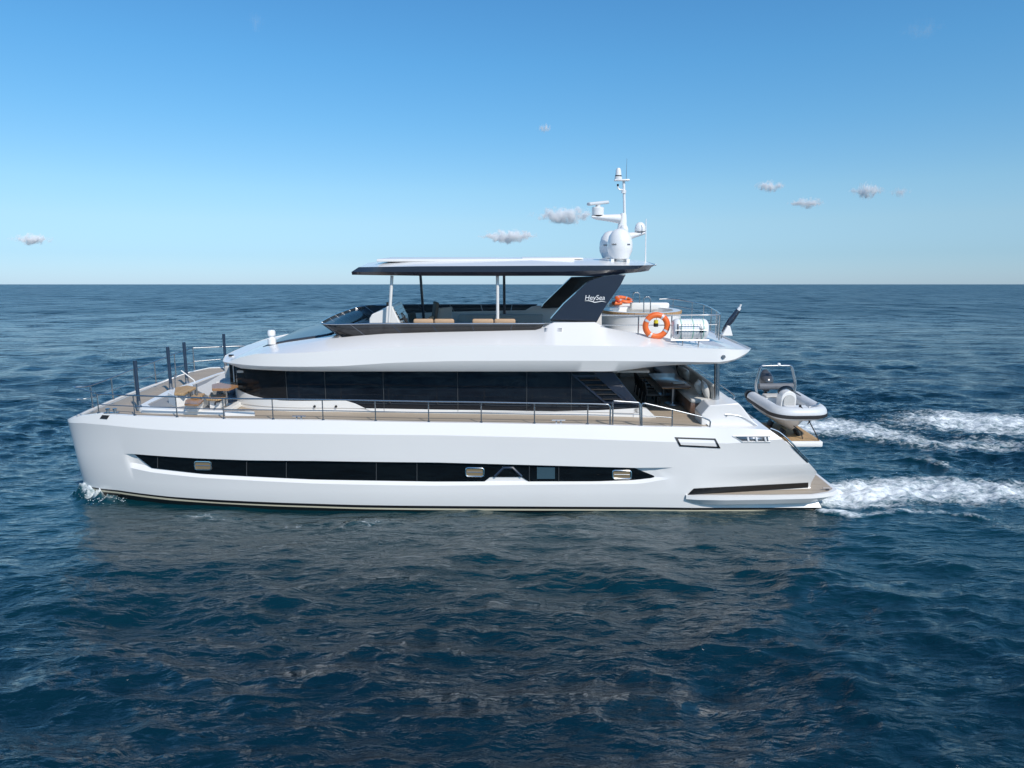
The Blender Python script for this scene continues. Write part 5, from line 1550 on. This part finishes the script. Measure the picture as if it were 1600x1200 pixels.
# outboard
b = B(); rows = []
for z, w, d, x in ((1.30, .10, .14, -2.05), (1.50, .19, .26, -2.08), (1.75, .23, .33, -2.10), (1.98, .22, .33, -2.14), (2.14, .15, .24, -2.16), (2.19, .04, .08, -2.16)):
    rows.append([Vector((x + d * 1.15 * math.cos(a), -.22 + w * 1.5 * math.sin(a), z - .12 + .12 * (-math.cos(a)) * (z > 1.9))) for a in np.linspace(0, 2 * math.pi, 18, endpoint=False)])
b.grid(rows, close=True); b.poly(rows[-1]); ob = b.out('outboard_motor', M['dsteel'], tender, 50); ob.data.materials[0] = mat('graphite_cowl', (.06, .065, .075), .25, coat=.6)
b = B(); b.rbox((-2.08, -.22, .90), (.20, .12, .9), .04, 2); b.rbox((-2.12, -.22, .50), (.46, .08, .10), .03, 2); b.out('motor_leg', M['rubber'], ob, 40)
# roll bar
rb_ = [(-1.30, .92, 1.12), (-1.38, .98, 1.55), (-1.42, .96, 1.80), (-1.52, .80, 2.38), (-1.53, .74, 2.48), (-1.53, .62, 2.51), (-1.53, -.62, 2.51), (-1.53, -.74, 2.48), (-1.52, -.80, 2.38), (-1.42, -.96, 1.80), (-1.38, -.98, 1.55), (-1.30, -.92, 1.12)]
b = B(); b.tube(rb_, .035, 8); bar = b.out('roll_bar', M['steel'], tender, 50)
b = B(); b.tube([Vector(p) + Vector((-.16, 0, -.02)) for p in rb_], .030, 8); b.out('roll_bar_hoop', M['steel'], bar, 50)
b = B(); b.lathe((-1.55, .1, 2.53), [(0, 0), (.08, 0), (.08, .07), (.05, .10), (0, .11)], 12); b.out('top_light', M['radome'], bar, 50)
# bow grab rail, handles, patches
b = B(); b.tube(curve3([(.70, .98, 1.27), (.95, 1.02, 1.40), (1.35, .78, 1.44), (1.62, .40, 1.44), (1.68, .2, 1.40)], 5) + [], .03, 6); b.out('bow_rail', M['steel'], tender)
for (x, y) in ((-.9, -1.05), (-.1, -1.05), (.75, -1.0), (-.9, 1.05), (.3, 1.05)):
    b = B(); b.rbox((x, y, zt0 + .27), (.28, .12, .03), .012, 2); b.out('grip_patch', M['rubber'], tube)
for y in (-1, 1):
    b = B(); b.rbox((-1.1, y, zt0 + .272), (.8, .16, .02), .008, 1); b.out('step_pad', M['rubber'], tube)
# ---- bow cleat with the two lashing straps
bpy.context.view_layer.update()
W = lambda p: tender.matrix_world @ Vector(p)
ct = W((1.52, -.12, zt0 + .46))
b = B(); b.lathe((1.52, -.12, zt0 + .38), [(0, 0), (.06, 0), (.05, .1), (0, .11)], 10); b.out('bow_cleat', M['rubber'], tender)
def strap(name, label, pts):
    b = B(); c = pts[0]; b.tube([p - c for p in pts], .022, 6); o = b.out(name, M['cable'], None, 50); o.location = c; tag(o, label, 'strap', 'straps lashing the tender down'); return o
strap('lashing_strap', 'dark strap from the tender bow straight down to the platform edge', [ct, ct.lerp(Vector((12.75, 4.98, PZT)), .06) + Vector((0, -.22, -.05)), Vector((12.72, 4.95, PZT + .35)), Vector((12.9, 4.95, PZT + .01))])
strap('lashing_strap', 'dark strap from the tender bow slanting back under its pale hull', [ct, W((1.70, .10, zt0 + .10)), W((1.28, .55, .72)), W((.9, .62, .42))])
e = Vector((12.22, 5.3, PZT))
strap('lashing_strap', 'short dark strap from the tender keel down to the teak platform', [W((1.12, -.14, .42)), e + Vector((.05, 0, .3)), e + Vector((.08, -.15, .01))])
# ================================================================== SPRAY thrown up at the bow and the stern
def spray(name, zones, seed):
    r = random.Random(seed); b = B()
    bm = bmesh.new(); bmesh.ops.create_icosphere(bm, subdivisions=1, radius=1); bm.verts.index_update()
    iv = [v.co.copy() for v in bm.verts]; if_ = [[v.index for v in f.verts] for f in bm.faces]; bm.free()
    for (u, v, sx_, sy_, hz_, n_, s0) in zones:
        c = sea_pt(u, v)
        for _ in range(n_):
            g = abs(r.gauss(0, 1))
            p = c + Vector((r.gauss(0, sx_), r.gauss(0, sy_), max(.0, hz_ * (1 - .3 * g) * r.random() ** 1.6)))
            s = s0 * r.uniform(.35, 1.25)
            k = Vector((s * r.uniform(.7, 1.8), s * r.uniform(.7, 1.5), s * r.uniform(.6, 1.2)))
            b.add([p + Vector((q.x * k.x, q.y * k.y, q.z * k.z)) for q in iv], if_)
    o = b.out(name, mat('white_spray', (.84, .87, .90), .8), None, 80, fix=False)
    o['kind'] = 'stuff'
    return o
spray('bow_spray', [(150, 776, .28, .18, .36, 130, .011), (140, 770, .18, .14, .40, 120, .012), (168, 783, .35, .2, .22, 100, .012)], 3)
spray('stern_spray', [(1305, 775, .35, .8, .34, 110, .010), (1345, 762, .9, .8, .30, 110, .010)], 5)
# ------------------------------------------------------------------ heel everything that is aboard
bpy.context.view_layer.update()
for o in ABOARD:
    o.matrix_world = H @ o.matrix_world
